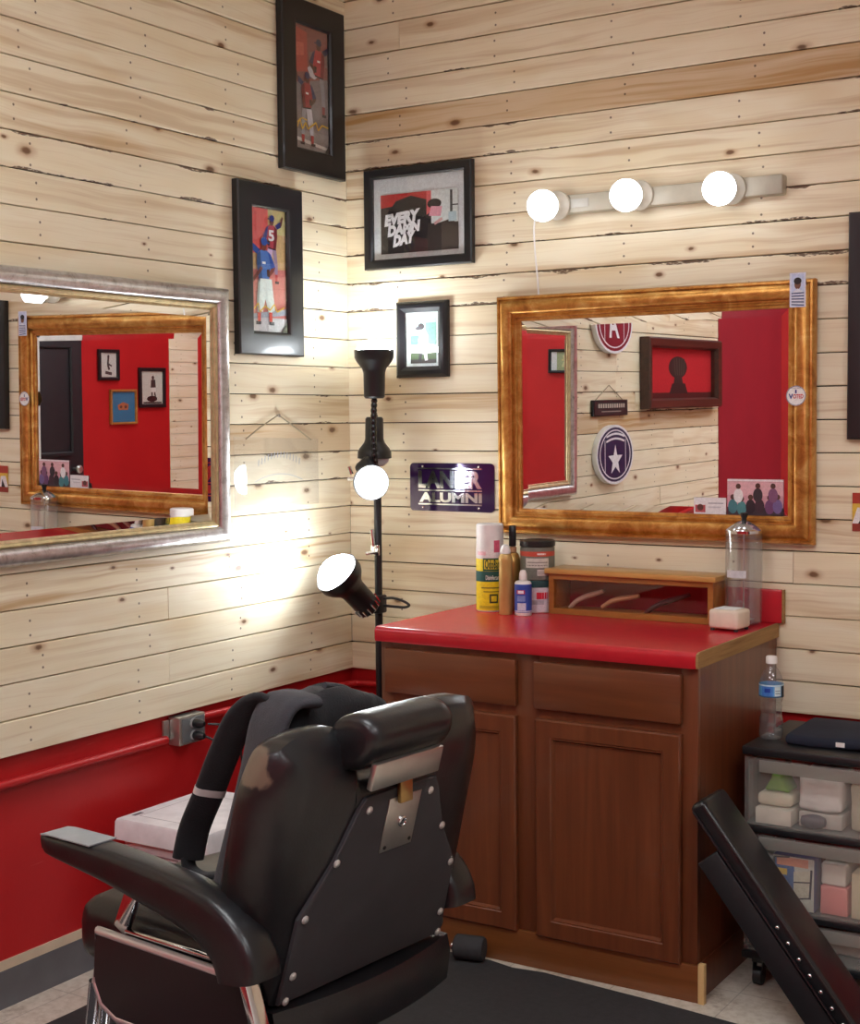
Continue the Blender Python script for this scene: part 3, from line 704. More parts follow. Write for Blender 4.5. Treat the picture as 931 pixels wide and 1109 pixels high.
# ------------------------------------------------------------------ vanity bulb bar
t = thing('vanity_light', 'white bar of three lit globe bulbs above the gold mirror', 'wall light', (1.13, 0, 2.13))
b = MB(); b.box((.735, -.042, 2.143), (1.534, -.001, 2.199), .005); b.build('bar', mat('off_white_enamel', (176, 168, 150), .45), t)
b = MB(); b.box((.86, -.0436, 2.158), (.93, -.0415, 2.184), .0006); b.build('switch_plate', mat('grey_label', (186, 182, 172), .5), t)
M_bulb = emit('lit_globe', (.93, .97, 1.0), BULB)
for x, z in ((.826, 2.157), (1.1, 2.164), (1.386, 2.157)):
    c = Vector((x, -.143, z)); s0 = Vector((x + .0, -.042, z + .012)); ax = (c - s0).normalized()
    b = MB(); b.lathe([(.044, 0), (.044, .012), (.036, .02), (.03, .03), (.029, .05), (.024, .052), (.024, .01)], s0, ax, 28, cap=False); b.build('socket', mat('porcelain_socket', (196, 188, 174), .4), t)
    b = MB(); pr = [(.0135, .03), (.014, .05)] + [(.0475 * sin(a), (c - s0).length - .0475 * cos(a)) for a in [radians(k) for k in range(22, 181, 9)]]
    b.lathe(pr, s0, ax, 32); b.build('globe_bulb', M_bulb, t)
b = MB(); b.tube(crom([(.742, -.03, 2.15), (.738, -.034, 2.10), (.741, -.03, 2.02), (.745, -.024, 1.95), (.746, -.02, 1.9)], 6), .0028, 8); b.build('power_cord', M_white, t)

# ------------------------------------------------------------------ things further along the left wall, seen in the gold mirror
def plaque(label, zc, shapes, base):
    t = thing('round_plaque', label, 'plaque', (0, -2.12, zc - .14))
    b = MB(); b.prism([(-2.12 + .2 * cos(2 * pi * i / 48), zc + .138 * sin(2 * pi * i / 48)) for i in range(48)], on_left, .002, .026); b.build('plaque_body', M_white, t)
    art('emblem', on_left, (-2.32, zc - .138, -1.92, zc + .138), shapes, t, .0265)
CR = (136, 22, 44); NV = (30, 34, 78)
plaque('crimson round plaque with a white letter A, upper one on the left wall', 1.915, [('e', .5, .5, .5, .5, WHT), ('e', .5, .5, .47, .46, CR), ('ring', .5, .5, .41, .41, .05, WHT), ('l', [(.24, .18), (.24, .82)], .02, WHT), ('l', [(.76, .18), (.76, .82)], .02, WHT), ('t', 'A', .36, .26, .64, .72, {'bold': .03, 'shear': .3}, WHT)], CR)
star = [(.5 + (.2 if i % 2 == 0 else .08) * cos(pi / 2 + pi * i / 5), .4 + (.27 if i % 2 == 0 else .11) * sin(pi / 2 + pi * i / 5)) for i in range(10)]
plaque('navy round plaque with a white star, lower one on the left wall', 1.31, [('e', .5, .5, .5, .5, WHT), ('e', .5, .5, .47, .46, NV), ('ring', .5, .5, .42, .42, .05, WHT), ('p', star, WHT), ('l', [(.22, .2), (.22, .75)], .02, WHT), ('l', [(.78, .2), (.78, .75)], .02, WHT)] + [('l', [(.25 + .05 * i, .78 + .05 * sin(pi * i / 10) + dz), (.25 + .05 * (i + 1), .78 + .05 * sin(pi * (i + 1) / 10) + dz)], .035, WHT) for dz in (-.06, .02) for i in range(10)], NV)
t = thing('wooden_sign', 'small black lettered board hanging between the two round plaques', 'sign', (0, -2.1, 1.49))
b = MB(); b.box((.002, -2.285, 1.49), (.016, -1.915, 1.564), .002); b.build('board', M_blackpaint, t)
art('lettering', on_left, (-2.275, 1.495, -1.925, 1.559), [('r', 0, 0, 1, 1, (38, 36, 38))] + [('r', .08 + .07 * i, .5, .125 + .07 * i, .8, (190, 184, 172)) for i in range(12)] + [('r', .2, .2, .8, .28, (150, 146, 136))], t, .0165)
b = MB(); b.tube([(.006, -2.25, 1.562), (.006, -2.1, 1.632), (.006, -1.95, 1.562)], .002, 6); b.build('cord', mat('beige_cord', (150, 136, 110)), t)
afro = [('r', 0, 0, 1, 1, (184, 34, 42)), ('r', 0, 0, 1, .12, (70, 26, 24)), ('e', .53, .62, .14, .22, (36, 34, 32)), ('p', [(.45, .28), (.6, .28), (.57, .5), (.48, .5)], (36, 34, 32)), ('p', [(.38, .1), (.66, .1), (.62, .3), (.42, .3)], (30, 28, 28))] + [('l', [(.45 + .03 * i, .46), (.43 + .04 * i, .8)], .03, (74, 78, 68)) for i in range(5)]
picture('red panel in a dark wood frame with a black raised figure', (0, -2.94, 1.51), on_left, (-3.42, 1.515, -2.46, 1.865), .05, afro, fcol=wood('dark_walnut', (56, 30, 22), (84, 46, 32), 'y'), glass=False, prof=[(0, .002), (0, .05), (.008, .056), (.04, .05), (.05, .03), (.05, .002)])

# pictures on the red part of the far right wall
P1 = [('r', 0, 0, 1, 1, (206, 206, 198)), ('l', [(.5, .8), (.46, .5), (.55, .3)], .1, (40, 40, 40)), ('e', .5, .84, .07, .06, (40, 40, 40)), ('l', [(.3, .2), (.7, .14)], .12, (60, 60, 58)), ('l', [(.46, .55), (.7, .45)], .07, (40, 40, 40))]
picture('black framed sketch of a lone figure on the far red wall', (5, -3.89, 1.643), on_right, (3.787, 1.643, 4.002, 1.874), .025, P1)
P2 = [('r', 0, 0, 1, 1, (206, 208, 196)), ('e', .55, .8, .06, .06, (36, 36, 36)), ('p', [(.44, .5), (.68, .5), (.66, .74), (.46, .74)], (46, 46, 44)), ('p', [(.46, .36), (.68, .36), (.67, .5), (.46, .5)], (222, 222, 214)), ('l', [(.5, .36), (.5, .2)], .06, (40, 40, 40)), ('l', [(.62, .36), (.66, .2)], .06, (40, 40, 40)), ('e', .5, .16, .24, .09, (24, 24, 24)), ('r', .1, .02, .95, .07, (60, 60, 58))]
picture('black framed boxer print, the largest on the far red wall', (5, -4.36, 1.434), on_right, (4.213, 1.434, 4.505, 1.742), .028, P2)
P3 = [('r', 0, 0, 1, 1, (30, 118, 158)), ('p', [(.3, .4), (.7, .4), (.74, .58), (.5, .66), (.26, .56)], (186, 110, 70)), ('e', .4, .5, .06, .05, (90, 50, 40)), ('e', .6, .5, .06, .05, (90, 50, 40))]
picture('small blue picture in a thin wooden frame on the far red wall', (5, -4.04, 1.311), on_right, (3.904, 1.311, 4.183, 1.574), .018, P3, fcol=M_oak)
P4 = [('r', 0, 0, 1, 1, (150, 160, 120)), ('r', 0, 0, .25, 1, (216, 218, 220)), ('l', [(.5, .2), (.62, .5), (.55, .8)], .14, (206, 200, 150)), ('l', [(.45, .55), (.8, .6)], .1, (196, 186, 130))]
picture('small black frame alone on the red wall behind the camera', (1.88, -5.25, 1.705), on_front, (-1.98, 1.705, -1.76, 1.876), .02, P4)

# ------------------------------------------------------------------ floor mat
b = MB()
edge = [(.16, -.72), (.8, -.655), (.92, -.652), (1.0, -.668), (1.09, -.655), (1.25, -.668), (1.42, -.68), (1.7, -.71), (2.3, -.76), (2.3, -3.0), (.14, -3.0), (.18, -1.5)]
b.prism(edge, lambda x, y, d: Vector((x, y, d)), .001, .012)
m_ = b.build('floor_mat', M_rubber); tag(m_, 'black rubber floor mat under the barber chair', 'mat')

# ------------------------------------------------------------------ base cabinet and countertop
t = thing('base_cabinet', 'brown stained base cabinet with two doors under the red counter', 'cabinet', (1.02, -.31, 0))
b = MB(); b.box((.535, -.588, .1), (.551, -.001, .874)); b.box((1.496, -.588, .0), (1.512, -.001, .874)); b.box((.551, -.588, .1), (1.496, -.001, .116)); b.box((.551, -.012, .116), (1.496, -.001, .874))
b.build('carcass', M_cab, t)
b = MB()
for x0, x1, z0_, z1_ in ((.535, .573, .1, .874), (.982, 1.054, .1, .874), (1.467, 1.512, .1, .874)): b.box((x0, -.607, z0_), (x1, -.588, z1_), .001)
for z0_, z1_ in ((.1, .135), (.69, .735), (.845, .874)): b.box((.573, -.6068, z0_), (.982, -.588, z1_)); b.box((1.054, -.6068, z0_), (1.467, -.588, z1_))
b.build('face_frame', M_cab, t)
for x0, x1 in ((.557, .989), (1.045, 1.472)):
    b = MB(); b.box((x0, -.626, .728), (x1, -.608, .857), .004); b.build('drawer_front', M_cabx, t)
fd = lambda a, c, h: Vector((a, -.607 - h, c))
for x0, x1 in ((.566, .988), (1.049, 1.471)):
    b = MB(); b.frame(fd, (x0, .097, x1, .700), [(0, .001), (0, .015), (.004, .019), (.046, .019), (.049, .016), (.052, .0165), (.056, .009), (.058, .006), (.058, .001)])
    d_ = b.build('door', M_cab, t, angle=25)
    b = MB(); b.box((x0 + .054, -.6135, .151), (x1 - .054, -.6085, .646)); b.build('door_panel', M_cab, d_)
b = MB(); b.box((.551, -.614, .0), (1.517, -.590, .099), .002); b.build('kick_board', wood('kick_maple', (112, 64, 28), (140, 84, 42), 'x', .7), t)
b = MB(); b.box((1.5175, -.616, .0), (1.534, -.598, .105), .001); b.build('end_strip', M_pale, t, label='pale unfinished wood strip')
b = MB(); b.box((1.5125, -.597, 0), (1.516, -.03, .10)); b.build('base_skirt', M_cab, t)

t = thing('countertop', 'glossy red laminate countertop on the brown cabinet', 'countertop', (1.02, -.31, .875))
b = MB()
pr = [(-.004, .8755), (-.004, .918)] + [(-.614 - .016 * sin(a), .902 + .016 * cos(a)) for a in [radians(k) for k in range(0, 91, 15)]] + [(-.630, .884), (-.627, .8755)]
b.prism(pr, lambda y, z, d: Vector((d, y, z)), .527, 1.514); b.build('slab', M_lam, t)
b = MB(); b.prism([(-.004, .8765), (-.004, .9175), (-.615, .9175), (-.625, .914), (-.629, .902), (-.629, .885), (-.626, .8765)], lambda y, z, d: Vector((d, y, z)), 1.5142, 1.5205); b.build('raw_edge', M_raw, t, label='bare chipboard end edge')
t = thing('backsplash', 'short red laminate backsplash standing along the back of the countertop', 'backsplash', (1.02, -.012, .9185))
b = MB(); b.box((.527, -.022, .9185), (1.534, -.003, 1.016), .004); b.build('splash_board', M_lam, t)
b = MB(); b.box((1.5342, -.0215, .9185), (1.5385, -.003, 1.0155)); b.build('raw_edge', M_raw, t, label='bare chipboard end edge')

# ------------------------------------------------------------------ display box on the counter
t = thing('display_case', 'low honey oak case with glass front along the back of the counter', 'display case', (1.07, -.07, .9185))
X0, X1, Y0, Y1, ZB, ZT = .842, 1.372, -.135, -.024, .9188, 1.054
b = MB(); b.box((X0, Y0, ZB), (X1, Y1, ZB + .012), .001); b.build('bottom_board', M_oak, t)
b = MB(); b.box((X0, Y0, ZB + .0125), (X0 + .014, Y1, ZT - .0125), .001); b.build('side_board', M_oak, t)
b = MB(); b.box((X1 - .014, Y0, ZB + .0125), (X1, Y1, ZT - .0125), .001); b.build('side_board', M_oak, t)
b = MB(); b.box((X0 - .01, Y0 - .02, ZT - .012), (X1 + .012, Y1, ZT + .004), .003); b.build('top_board', wood('light_oak', (186, 134, 66), (212, 164, 94), 'x', .8, .35, .2), t)
b = MB(); b.frame(lambda a, c, h: Vector((a, Y0 - h, c)), (X0, ZB, X1, ZT - .0122), [(0, .0005), (0, .008), (.016, .008), (.018, .004), (.018, .0005)]); b.build('front_frame', M_oak, t)
b = MB(); b.box((X0 + .0145, Y1 - .004, ZB + .0125), (X1 - .0145, Y1, ZT - .0125)); b.build('back_panel', mat('crimson_felt', (148, 24, 44), .8), t)
b = MB(); b.box((X0 + .0145, Y0 + .002, ZB + .0125), (X1 - .0145, Y0 + .004, ZT - .0125)); b.build('glass_front', M_glass, t)
def razor(x, tilt, label, c1, L=.13):
    b = MB(); M = Matrix.Translation((x, -.075, .962)) @ Matrix.Rotation(-tilt, 4, 'Y')
    pts = [(-L / 2, 0, -.006), (-L / 4, 0, .004), (0, 0, .006), (L / 4, 0, .003), (L / 2, 0, .0)]
    b.tube([M @ Vector(p) for p in crom(pts, 5)], [.006 + .002 * sin(pi * i / 20) for i in range(21)], 10)
    o = b.build('straight_razor', c1); tag(o, label, 'razor')
razor(.935, .42, 'pale straight razor at the left inside the oak case', mat('bone', (206, 170, 150), .5))
razor(1.05, .28, 'tan straight razor in the middle of the oak case', mat('tan_horn', (206, 150, 112), .45))
razor(1.2, .4, 'dark straight razor at the right inside the oak case', mat('dark_horn', (70, 26, 34), .4), .16)

# ------------------------------------------------------------------ bottles and jars on the counter
ZK = .9185
def ink_cyl(name, c, r, z0, z1, bands, parent, seg=40, m='printed_paper'):
    """label sleeve: bands of (z_from, z_to, a_from, a_to, colour) around angle; whole sleeve first"""
    bm = bmesh.new(); cl = bm.loops.layers.float_color.new('ink')
    k = 0
    for za, zb, a0, a1, col in bands:
        rr = r + .00012 * k; k += 1
        n = max(3, int(seg * (a1 - a0) / 360))
        for i in range(n):
            ta, tb = radians(a0 + (a1 - a0) * i / n), radians(a0 + (a1 - a0) * (i + 1) / n)
            P = [(c[0] + rr * cos(q), c[1] + rr * sin(q), z0 + (z1 - z0) * zz) for q, zz in ((ta, za), (tb, za), (tb, zb), (ta, zb))]
            f = bm.faces.new([bm.verts.new(p) for p in P]); f.smooth = True
            for l in f.loops: l[cl] = (*lin(col), 1)
    b = MB(); b.bm.free(); b.bm = bm
    return b.build(name, MC[m], parent, weld=False)
def wrap_text(name, s, c, r, a_mid, a_wid, z0, z1, col, parent, bold=.02, shear=0.0):
    vs, fs = text_tris(s, bold, shear); bm = bmesh.new(); cl = bm.loops.layers.float_color.new('ink')
    V = [bm.verts.new((c[0] + r * cos(radians(a_mid + (x - .5) * a_wid)), c[1] + r * sin(radians(a_mid + (x - .5) * a_wid)), z0 + y * (z1 - z0))) for x, y in vs]
    for q in fs:
        try: f = bm.faces.new([V[i] for i in q])
        except ValueError: continue
        for l in f.loops: l[cl] = (*lin(col), 1)
    b = MB(); b.bm.free(); b.bm = bm
    return b.build(name, MC['printed_paper'], parent, weld=False)
FACE = -58   # angle of the side turned to the room, degrees

c = (.648, -.165); t = thing('aerosol_can', 'tall yellow and white aerosol can, leftmost on the counter', 'spray can', (*c, ZK))
b = MB(); b.lathe([(.041, .0), (.0435, .004), (.0435, .195), (.0425, .2), (.0425, .268), (.039, .272), (0, .272)], (*c, ZK), seg=40); b.build('can_body', mat('can_white', (232, 228, 226), .3), t)
ink_cyl('label', c, .0438, ZK + .004, ZK + .195, [(0, 1, 0, 360, (238, 218, 40)), (.84, 1, 0, 360, (232, 226, 226)), (.47, .64, 0, 360, (28, 88, 84)), (.9, .96, FACE - 60, FACE - 20, (236, 190, 198)), (.36, .38, FACE - 40, FACE + 40, (120, 110, 40)), (.3, .315, FACE - 30, FACE + 45, (120, 110, 40)), (.12, .27, FACE - 5, FACE + 30, (60, 64, 40)), (.15, .24, FACE + 2, FACE + 24, (238, 218, 40)), (.03, .08, FACE - 50, FACE + 50, (196, 176, 40))], t)
ink_cyl('badge', c, .0442, ZK + .185, ZK + .222, [(0, 1, FACE + 14, FACE + 40, (214, 90, 120))], t)
ink_cyl('brand_oval', c, .0444, ZK + .122, ZK + .172, [(.1, .9, FACE - 32, FACE + 46, (30, 84, 60)), (.22, .8, FACE - 27, FACE + 42, (232, 214, 60))], t)
wrap_text('brand_lettering', 'OdoBan', c, .0450, FACE + 8, 60, ZK + .134, ZK + .163, (24, 70, 50), t, .02)
wrap_text('lettering', 'Disinfectant', c, .0450, FACE + 10, 60, ZK + .1, ZK + .114, (226, 232, 228), t, .02)

c = (.702, -.117); t = thing('spray_bottle', 'slim gold spray can with black cap behind the yellow can', 'spray can', (*c, ZK))
b = MB(); b.lathe([(.0245, 0), (.026, .003), (.026, .15), (.024, .162), (.018, .176), (.012, .18), (0, .18)], (*c, ZK), seg=32); b.build('can_body', mat('gold_can', (190, 150, 84), .3, .6), t)
b = MB(); b.lathe([(.0115, .181), (.0125, .183), (.0125, .197), (0, .199)], (*c, ZK), seg=24); b.build('nozzle_collar', mat('tan_plastic', (206, 160, 118), .5), t)
b = MB(); b.lathe([(.0105, .1995), (.0115, .201), (.0115, .262), (.01, .264), (0, .264)], (*c, ZK), seg=24); b.build('cap', M_black, t, label='tall black cap')

c = (.735, -.222); t = thing('pump_bottle', 'small gold bottle with a white dome cap between can and jars', 'bottle', (*c, ZK))
b = MB(); b.lathe([(.019, 0), (.0205, .003), (.0205, .138), (.0195, .155), (.0215, .165), (.0215, .172), (.017, .185), (.0, .188)], (*c, ZK), seg=32); b.build('bottle_body', mat('champagne_plastic', (196, 164, 100), .3, .3), t)
b = MB(); b.lathe([(.0165, .187), (.016, .197), (.012, .209), (.007, .214), (.0, .215)], (*c, ZK), seg=24); b.build('cap', M_white, t)

c = (.792, -.215); t = thing('talc_bottle', 'small blue and white bottle with a white snap cap', 'bottle', (*c, ZK))
b = MB(); b.lathe([(.024, 0), (.026, .003), (.026, .098), (.022, .104), (.012, .107), (.0, .107)], (*c, ZK), seg=32); b.build('bottle_body', M_white, t)
ink_cyl('label', c, .0263, ZK + .01, ZK + .096, [(0, 1, 0, 360, (50, 84, 178)), (.08, .34, FACE - 45, FACE + 15, (206, 214, 234)), (.4, .6, FACE - 45, FACE + 10, (120, 146, 206)), (.66, .8, FACE - 50, FACE + 8, (190, 60, 90)), (.68, .78, FACE - 40, FACE, (230, 232, 240)), (.02, .07, 0, 360, (206, 214, 234))], t)
b = MB(); b.lathe([(.012, .1075), (.0125, .109), (.0115, .128), (.008, .137), (0, .139)], (*c, ZK), seg=24); b.build('cap', M_white, t)

c = (.785, -.113); t = thing('hair_product_jar', 'white round jar with red logo, lower of the two stacked jars', 'jar', (*c, ZK))
b = MB(); b.lathe([(.05, 0), (.053, .003), (.053, .075), (.05, .079), (0, .079)], (*c, ZK), seg=40); b.build('jar_body', mat('jar_white', (222, 214, 220), .35), t)
b = MB(); b.lathe([(.0535, .0795), (.055, .081), (.055, .098), (.053, .1), (0, .1)], (*c, ZK), seg=40); b.build('lid', mat('teal_lid', (34, 74, 76), .4), t)
ink_cyl('label', c, .0533, ZK + .006, ZK + .074, [(0, 1, 0, 360, (218, 208, 216)), (.55, .85, FACE - 5, FACE + 35, (206, 40, 62)), (.3, .5, FACE - 30, FACE + 20, (176, 170, 180)), (.6, .8, FACE + 38, FACE + 52, (70, 60, 80))], t)
c2 = (.787, -.112); t = thing('hair_product_jar', 'grey round jar with black lid, stacked on the white jar', 'jar', (*c2, ZK + .1005))
z_ = ZK + .1005
b = MB(); b.lathe([(.05, 0), (.053, .003), (.053, .098), (.05, .102), (0, .102)], (*c2, z_), seg=40); b.build('jar_body', mat('jar_grey', (120, 122, 112), .35), t)
b = MB(); b.lathe([(.0535, .1025), (.055, .104), (.055, .12), (.05, .122), (.046, .119), (0, .119)], (*c2, z_), seg=40); b.build('lid', M_black, t)
ink_cyl('label', c2, .0533, z_ + .006, z_ + .098, [(0, 1, 0, 360, (118, 120, 110)), (.74, .9, 0, 360, (206, 84, 66)), (.79, .85, FACE - 5, FACE + 25, (240, 226, 220)), (.36, .68, FACE - 45, FACE + 35, (212, 210, 200)), (.42, .46, FACE - 40, FACE + 30, (150, 148, 140)), (.52, .56, FACE - 40, FACE + 30, (150, 148, 140)), (.1, .3, FACE - 5, FACE + 36, (226, 224, 216))] + [(.13, .27, FACE - 2 + 3 * i, FACE - 1 + 3 * i, (50, 50, 48)) for i in range(12)], t)

t = thing('disinfectant_jar', 'empty clear glass disinfectant jar with a chrome dome lid', 'jar', (1.44, -.078, ZK))
c = (1.44, -.078)
b = MB(); b.lathe([(.0, .002), (.046, .002), (.0525, .008), (.0525, .262), (.05, .262), (.05, .012), (.044, .006), (.0, .006)], (*c, ZK), seg=48, cap=False); b.build('glass_cylinder', M_jar, t)
b = MB(); b.lathe([(.051, .263), (.054, .264), (.054, .272), (.05, .276), (.032, .288), (.016, .296), (.011, .298), (0, .298)], (*c, ZK), seg=48); b.build('lid', M_chrome, t)
b = MB(); b.lathe([(.008, .2985), (.0075, .306), (.0115, .316), (.0115, .321), (0, .323)], (*c, ZK), seg=20); b.build('knob', M_black, t)
b = MB(); b.cyl((*c, ZK + .0125), (*c, ZK + .2975), .0022, seg=10); b.lathe([(.03, .013), (.031, .0145), (.03, .016), (0, .016)], (*c, ZK), seg=32); b.build('lift_rod', M_brushed, t)
ink_cyl('etched_band', c, .0528, ZK + .135, ZK + .162, [(.1, .9, FACE - 75, FACE - 5, (206, 208, 214))], t)

t = thing('tape_block', 'small white plastic block at the right end of the counter', 'block', (1.445, -.205, ZK), radians(-6))
b = MB(); b.box((-.045, -.042, .006), (.045, .042, .06), .009, seg=3); b.build('case', mat('ivory_plastic', (228, 214, 196), .45), t, local=True)
b = MB(); b.box((-.032, -.03, .0603), (.03, .026, .0622), .0008); b.build('top_label', mat('label_white', (236, 238, 240), .5), t, local=True)
for x in (-.036, .036):
    for y in (-.032, .032): b = MB(); b.cyl((x, y, .0005), (x, y, .0058), .006, seg=12); b.build('rubber_foot', M_rubber, t, local=True)

# ------------------------------------------------------------------ floor lamp
LX, LY = .233, -.175
t = thing('floor_lamp', 'black multi head floor lamp with lit bulbs in the corner', 'floor lamp', (LX, LY, 0))
b = MB(); b.lathe([(.125, .001), (.13, .004), (.13, .014), (.118, .022), (.03, .028), (.016, .05), (0, .05)], (LX, LY, 0), seg=40); b.build('base', M_black, t)
b = MB(); b.cyl((LX, LY, .05), (LX, LY, 1.31), .0125, seg=18); b.build('pole', M_black, t)
M_lit = emit('lit_lamp_bulb', (.90, .96, 1.0), SPOT)
def goose(pts, r=.0105):
    b = MB(); P = crom(pts, 22); b.tube(P, [r * (.78 + .22 * abs(sin(i * pi / 4))) for i in range(len(P))], 12); return b.build('gooseneck', M_neck, t, angle=180)
def head(o, ax, lit=True, sc_=1.0, bulb=True):
    """socket base at o, opening along ax"""
    o = Vector(o); ax = Vector(ax).normalized(); k = sc_
    b = MB(); b.lathe([(.0, .0), (.026 * k, .0), (.031 * k, .006), (.032 * k, .075 * k), (.036 * k, .088 * k), (.052 * k, .108 * k), (.058 * k, .12 * k), (.059 * k, .142 * k), (.0565 * k, .142 * k), (.055 * k, .122 * k), (.034 * k, .092 * k), (.029 * k, .08 * k), (.0, .08 * k)], o, ax, 36)
    h = b.build('lamp_head', M_blackpaint, t)
    if bulb:
        b = MB(); b.lathe([(.014 * k, .0805 * k), (.02 * k, .09 * k), (.046 * k, .118 * k), (.0515 * k, .136 * k), (.048 * k, .154 * k), (.032 * k, .168 * k), (.0, .174 * k)], o, ax, 32)
        b.build('bulb', M_lit if lit else mat('unlit_bulb', (190, 196, 204), .4), h)
    return h
head((LX - .008, LY, 1.585), (0.0, 0, 1), sc_=1.1)                       # uplight at the top
goose([(LX, LY, 1.31), (LX - .002, LY - .012, 1.40), (LX - .006, LY - .01, 1.5), (LX - .008, LY, 1.588)])
hm = head((LX - .03, LY + .03, 1.525), (-.02, .02, -1), lit=False, sc_=.95, bulb=True)    # unlit head hanging behind
goose([(LX - .004, LY + .004, 1.30), (LX - .02, LY + .03, 1.40), (LX - .045, LY + .07, 1.49), (LX - .045, LY + .055, 1.54), (LX - .03, LY + .03, 1.527)], .007)
_d = (Vector((2.89, -4.07, 1.45)) - Vector((LX, LY - .06, 1.33))).normalized()
g0 = Vector((LX + .028, LY - .06, 1.305)) - _d * .10 + Vector((-.03, -.01, .018))
head(g0, _d + Vector((.16, .06, -.06)), sc_=.97)
goose([(LX - .004, LY - .002, 1.28), (LX - .05, LY + .02, 1.31), (LX - .075, LY + .03, 1.35), (g0.x - .02, g0.y + .015, g0.z + .002), tuple(g0 + _d * .004)], .007)
a0_ = Vector((LX + .008, LY - .06, .905))
hl = head(a0_, (-.24, -.68, .70), sc_=1.3)
b = MB()
axl = Vector((-.24, -.68, .70)).normalized(); e1_ = axl.orthogonal().normalized(); e2_ = axl.cross(e1_)
for i in range(14):
    q = e1_ * cos(2 * pi * i / 14) + e2_ * sin(2 * pi * i / 14)
    b.tube([a0_ + axl * .006 + q * .041, a0_ + axl * .032 + q * .0425], .0034, 6)
b.build('chrome_ribs', M_chrome, hl)
b = MB(); b.box((LX - .028, LY - .03, .885), (LX + .022, LY + .018, .945), .006); b.build('clamp', M_black, t)
b = MB(); b.lathe([(0, -.002), (.026, 0), (.03, .01), (.03, .05), (.022, .06), (0, .062)], (LX - .052, LY - .02, 1.345), (.5, .1, .4), 24); b.build('joint_housing', M_black, t)
b = MB(); b.box((LX - .088, LY - .046, 1.318), (LX - .056, LY - .038, 1.33), .002); b.tube([(LX - .07, LY - .045, 1.34), (LX - .076, LY - .05, 1.365)], .006, 8); b.build('wing_clip', M_chrome, t)
b = MB(); b.tube(crom([(LX + .02, LY, .933), (LX + .06, LY - .004, .937), (LX + .1, LY - .004, .929), (LX + .12, LY - .002, .917), (LX + .1, LY, .909), (LX + .06, LY, .909), (LX + .02, LY, .91)], 6), .0045, 8); b.build('clamp_handle', M_black, t)
b = MB(); b.box((LX - .016, LY - .022, 1.075), (LX + .016, LY - .0126, 1.11), .003); b.tube([(LX - .004, LY - .02, 1.105), (LX - .008, LY - .024, 1.16)], .006, 8); b.tube([(LX - .03, LY - .024, 1.08), (LX + .014, LY - .02, 1.088)], .006, 8); b.build('chrome_clip', M_chrome, t)

# ------------------------------------------------------------------ conduit, outlet, plugs, box on the floor
b = MB(); b.tube([(.0, -3.4, .587), (.0, -.945, .587)], .0125, 14); o = b.build('conduit_pipe', M_red); tag(o, 'red painted conduit running left from the outlet box', 'pipe')
b = MB(); b.tube(crom([(.0, -.785, .628), (.0, -.4, .618), (.0, -.09, .606), (.012, -.02, .606), (.06, .002, .607), (.3, .002, .61), (.53, .002, .612)], 8), .011, 14); o = b.build('conduit_pipe', M_red); tag(o, 'red painted conduit running from the outlet box round the corner', 'pipe')
b = MB(); b.tube([(1.55, .004, .618), (4.9, .004, .618)], .0125, 14); o = b.build('conduit_pipe', M_red); tag(o, 'red painted conduit behind the plastic drawer cart', 'pipe')
t = thing('outlet_box', 'grey metal surface outlet box on the red wall below the planks', 'outlet', (0, -.86, .56))
b = MB(); b.box((-.019, -.915, .563), (.026, -.80, .648), .004); b.build('metal_box', M_brushed, t)
b = MB(); b.box((-.0185, -.942, .58), (-.012, -.9155, .64), .001); b.build('mounting_strap', M_brushed, t)
b = MB(); b.box((.0265, -.906, .57), (.030, -.809, .642), .0015); b.build('cover_plate', mat('grey_cover', (112, 116, 118), .45, .3), t)
for z in (.588, .624):
    b = MB(); b.prism([(-.8575 + .017 * cos(2 * pi * i / 24), z + .0145 * sin(2 * pi * i / 24)) for i in range(24)], on_left, .0302, .0335); b.build('receptacle', mat('grey_recept', (168, 170, 168), .5), t)
for z, pts, lb in ((.624, [(.07, -.84, .622), (.1, -.8, .612), (.085, -.72, .56), (.05, -.66, .45), (.04, -.62, .3), (.05, -.5, .1), (.06, -.45, .008)], 'black plug and cord in the upper socket of the outlet box'), (.588, [(.07, -.85, .586), (.09, -.82, .56), (.07, -.79, .5), (.035, -.76, .4), (.03, -.72, .2), (.04, -.66, .008)], 'black plug and cord in the lower socket of the outlet box')):
    t = thing('power_plug', lb, 'plug', (.034, -.8575, z))
    b = MB(); b.lathe([(.0125, 0), (.0145, .003), (.0135, .022), (.008, .034), (0, .036)], (.0338, -.8575, z), (1, 0.1, 0), 16); b.build('plug', M_black, t)
    b = MB(); b.tube(crom(pts, 8), .0035, 8); b.build('cord', M_black, t)

t = thing('storage_box', 'white lidded storage box on the floor against the red wall', 'box', (.235, -1.04, 0))
b = MB(); b.box((.085, -1.215, .0), (.385, -.865, .392), .008); b.build('box_body', mat('box_white', (222, 214, 216), .6), t)
b = MB(); b.rings([[(x, y, z) for x, y in ((.068, -1.232), (.402, -1.232), (.402, -.848), (.068, -.848))] for z in (.375, .378)] + [[(.068 + e, -1.232 + e, z), (.402 - e, -1.232 + e, z), (.402 - e, -.848 - e, z), (.068 + e, -.848 - e, z)] for e, z in ((.002, .424), (.006, .432))]); b.build('lid', mat('box_lid_white', (230, 226, 228), .5), t)
b = MB(); b.frame(lambda a, c, h: Vector((a, -1.215 - h, c)), (.17, .30, .285, .345), [(0, 0), (0, .003), (.003, .003), (.005, .0)]); b.build('hand_hole_rim', mat('pinkish_grey', (150, 122, 126), .6), t)
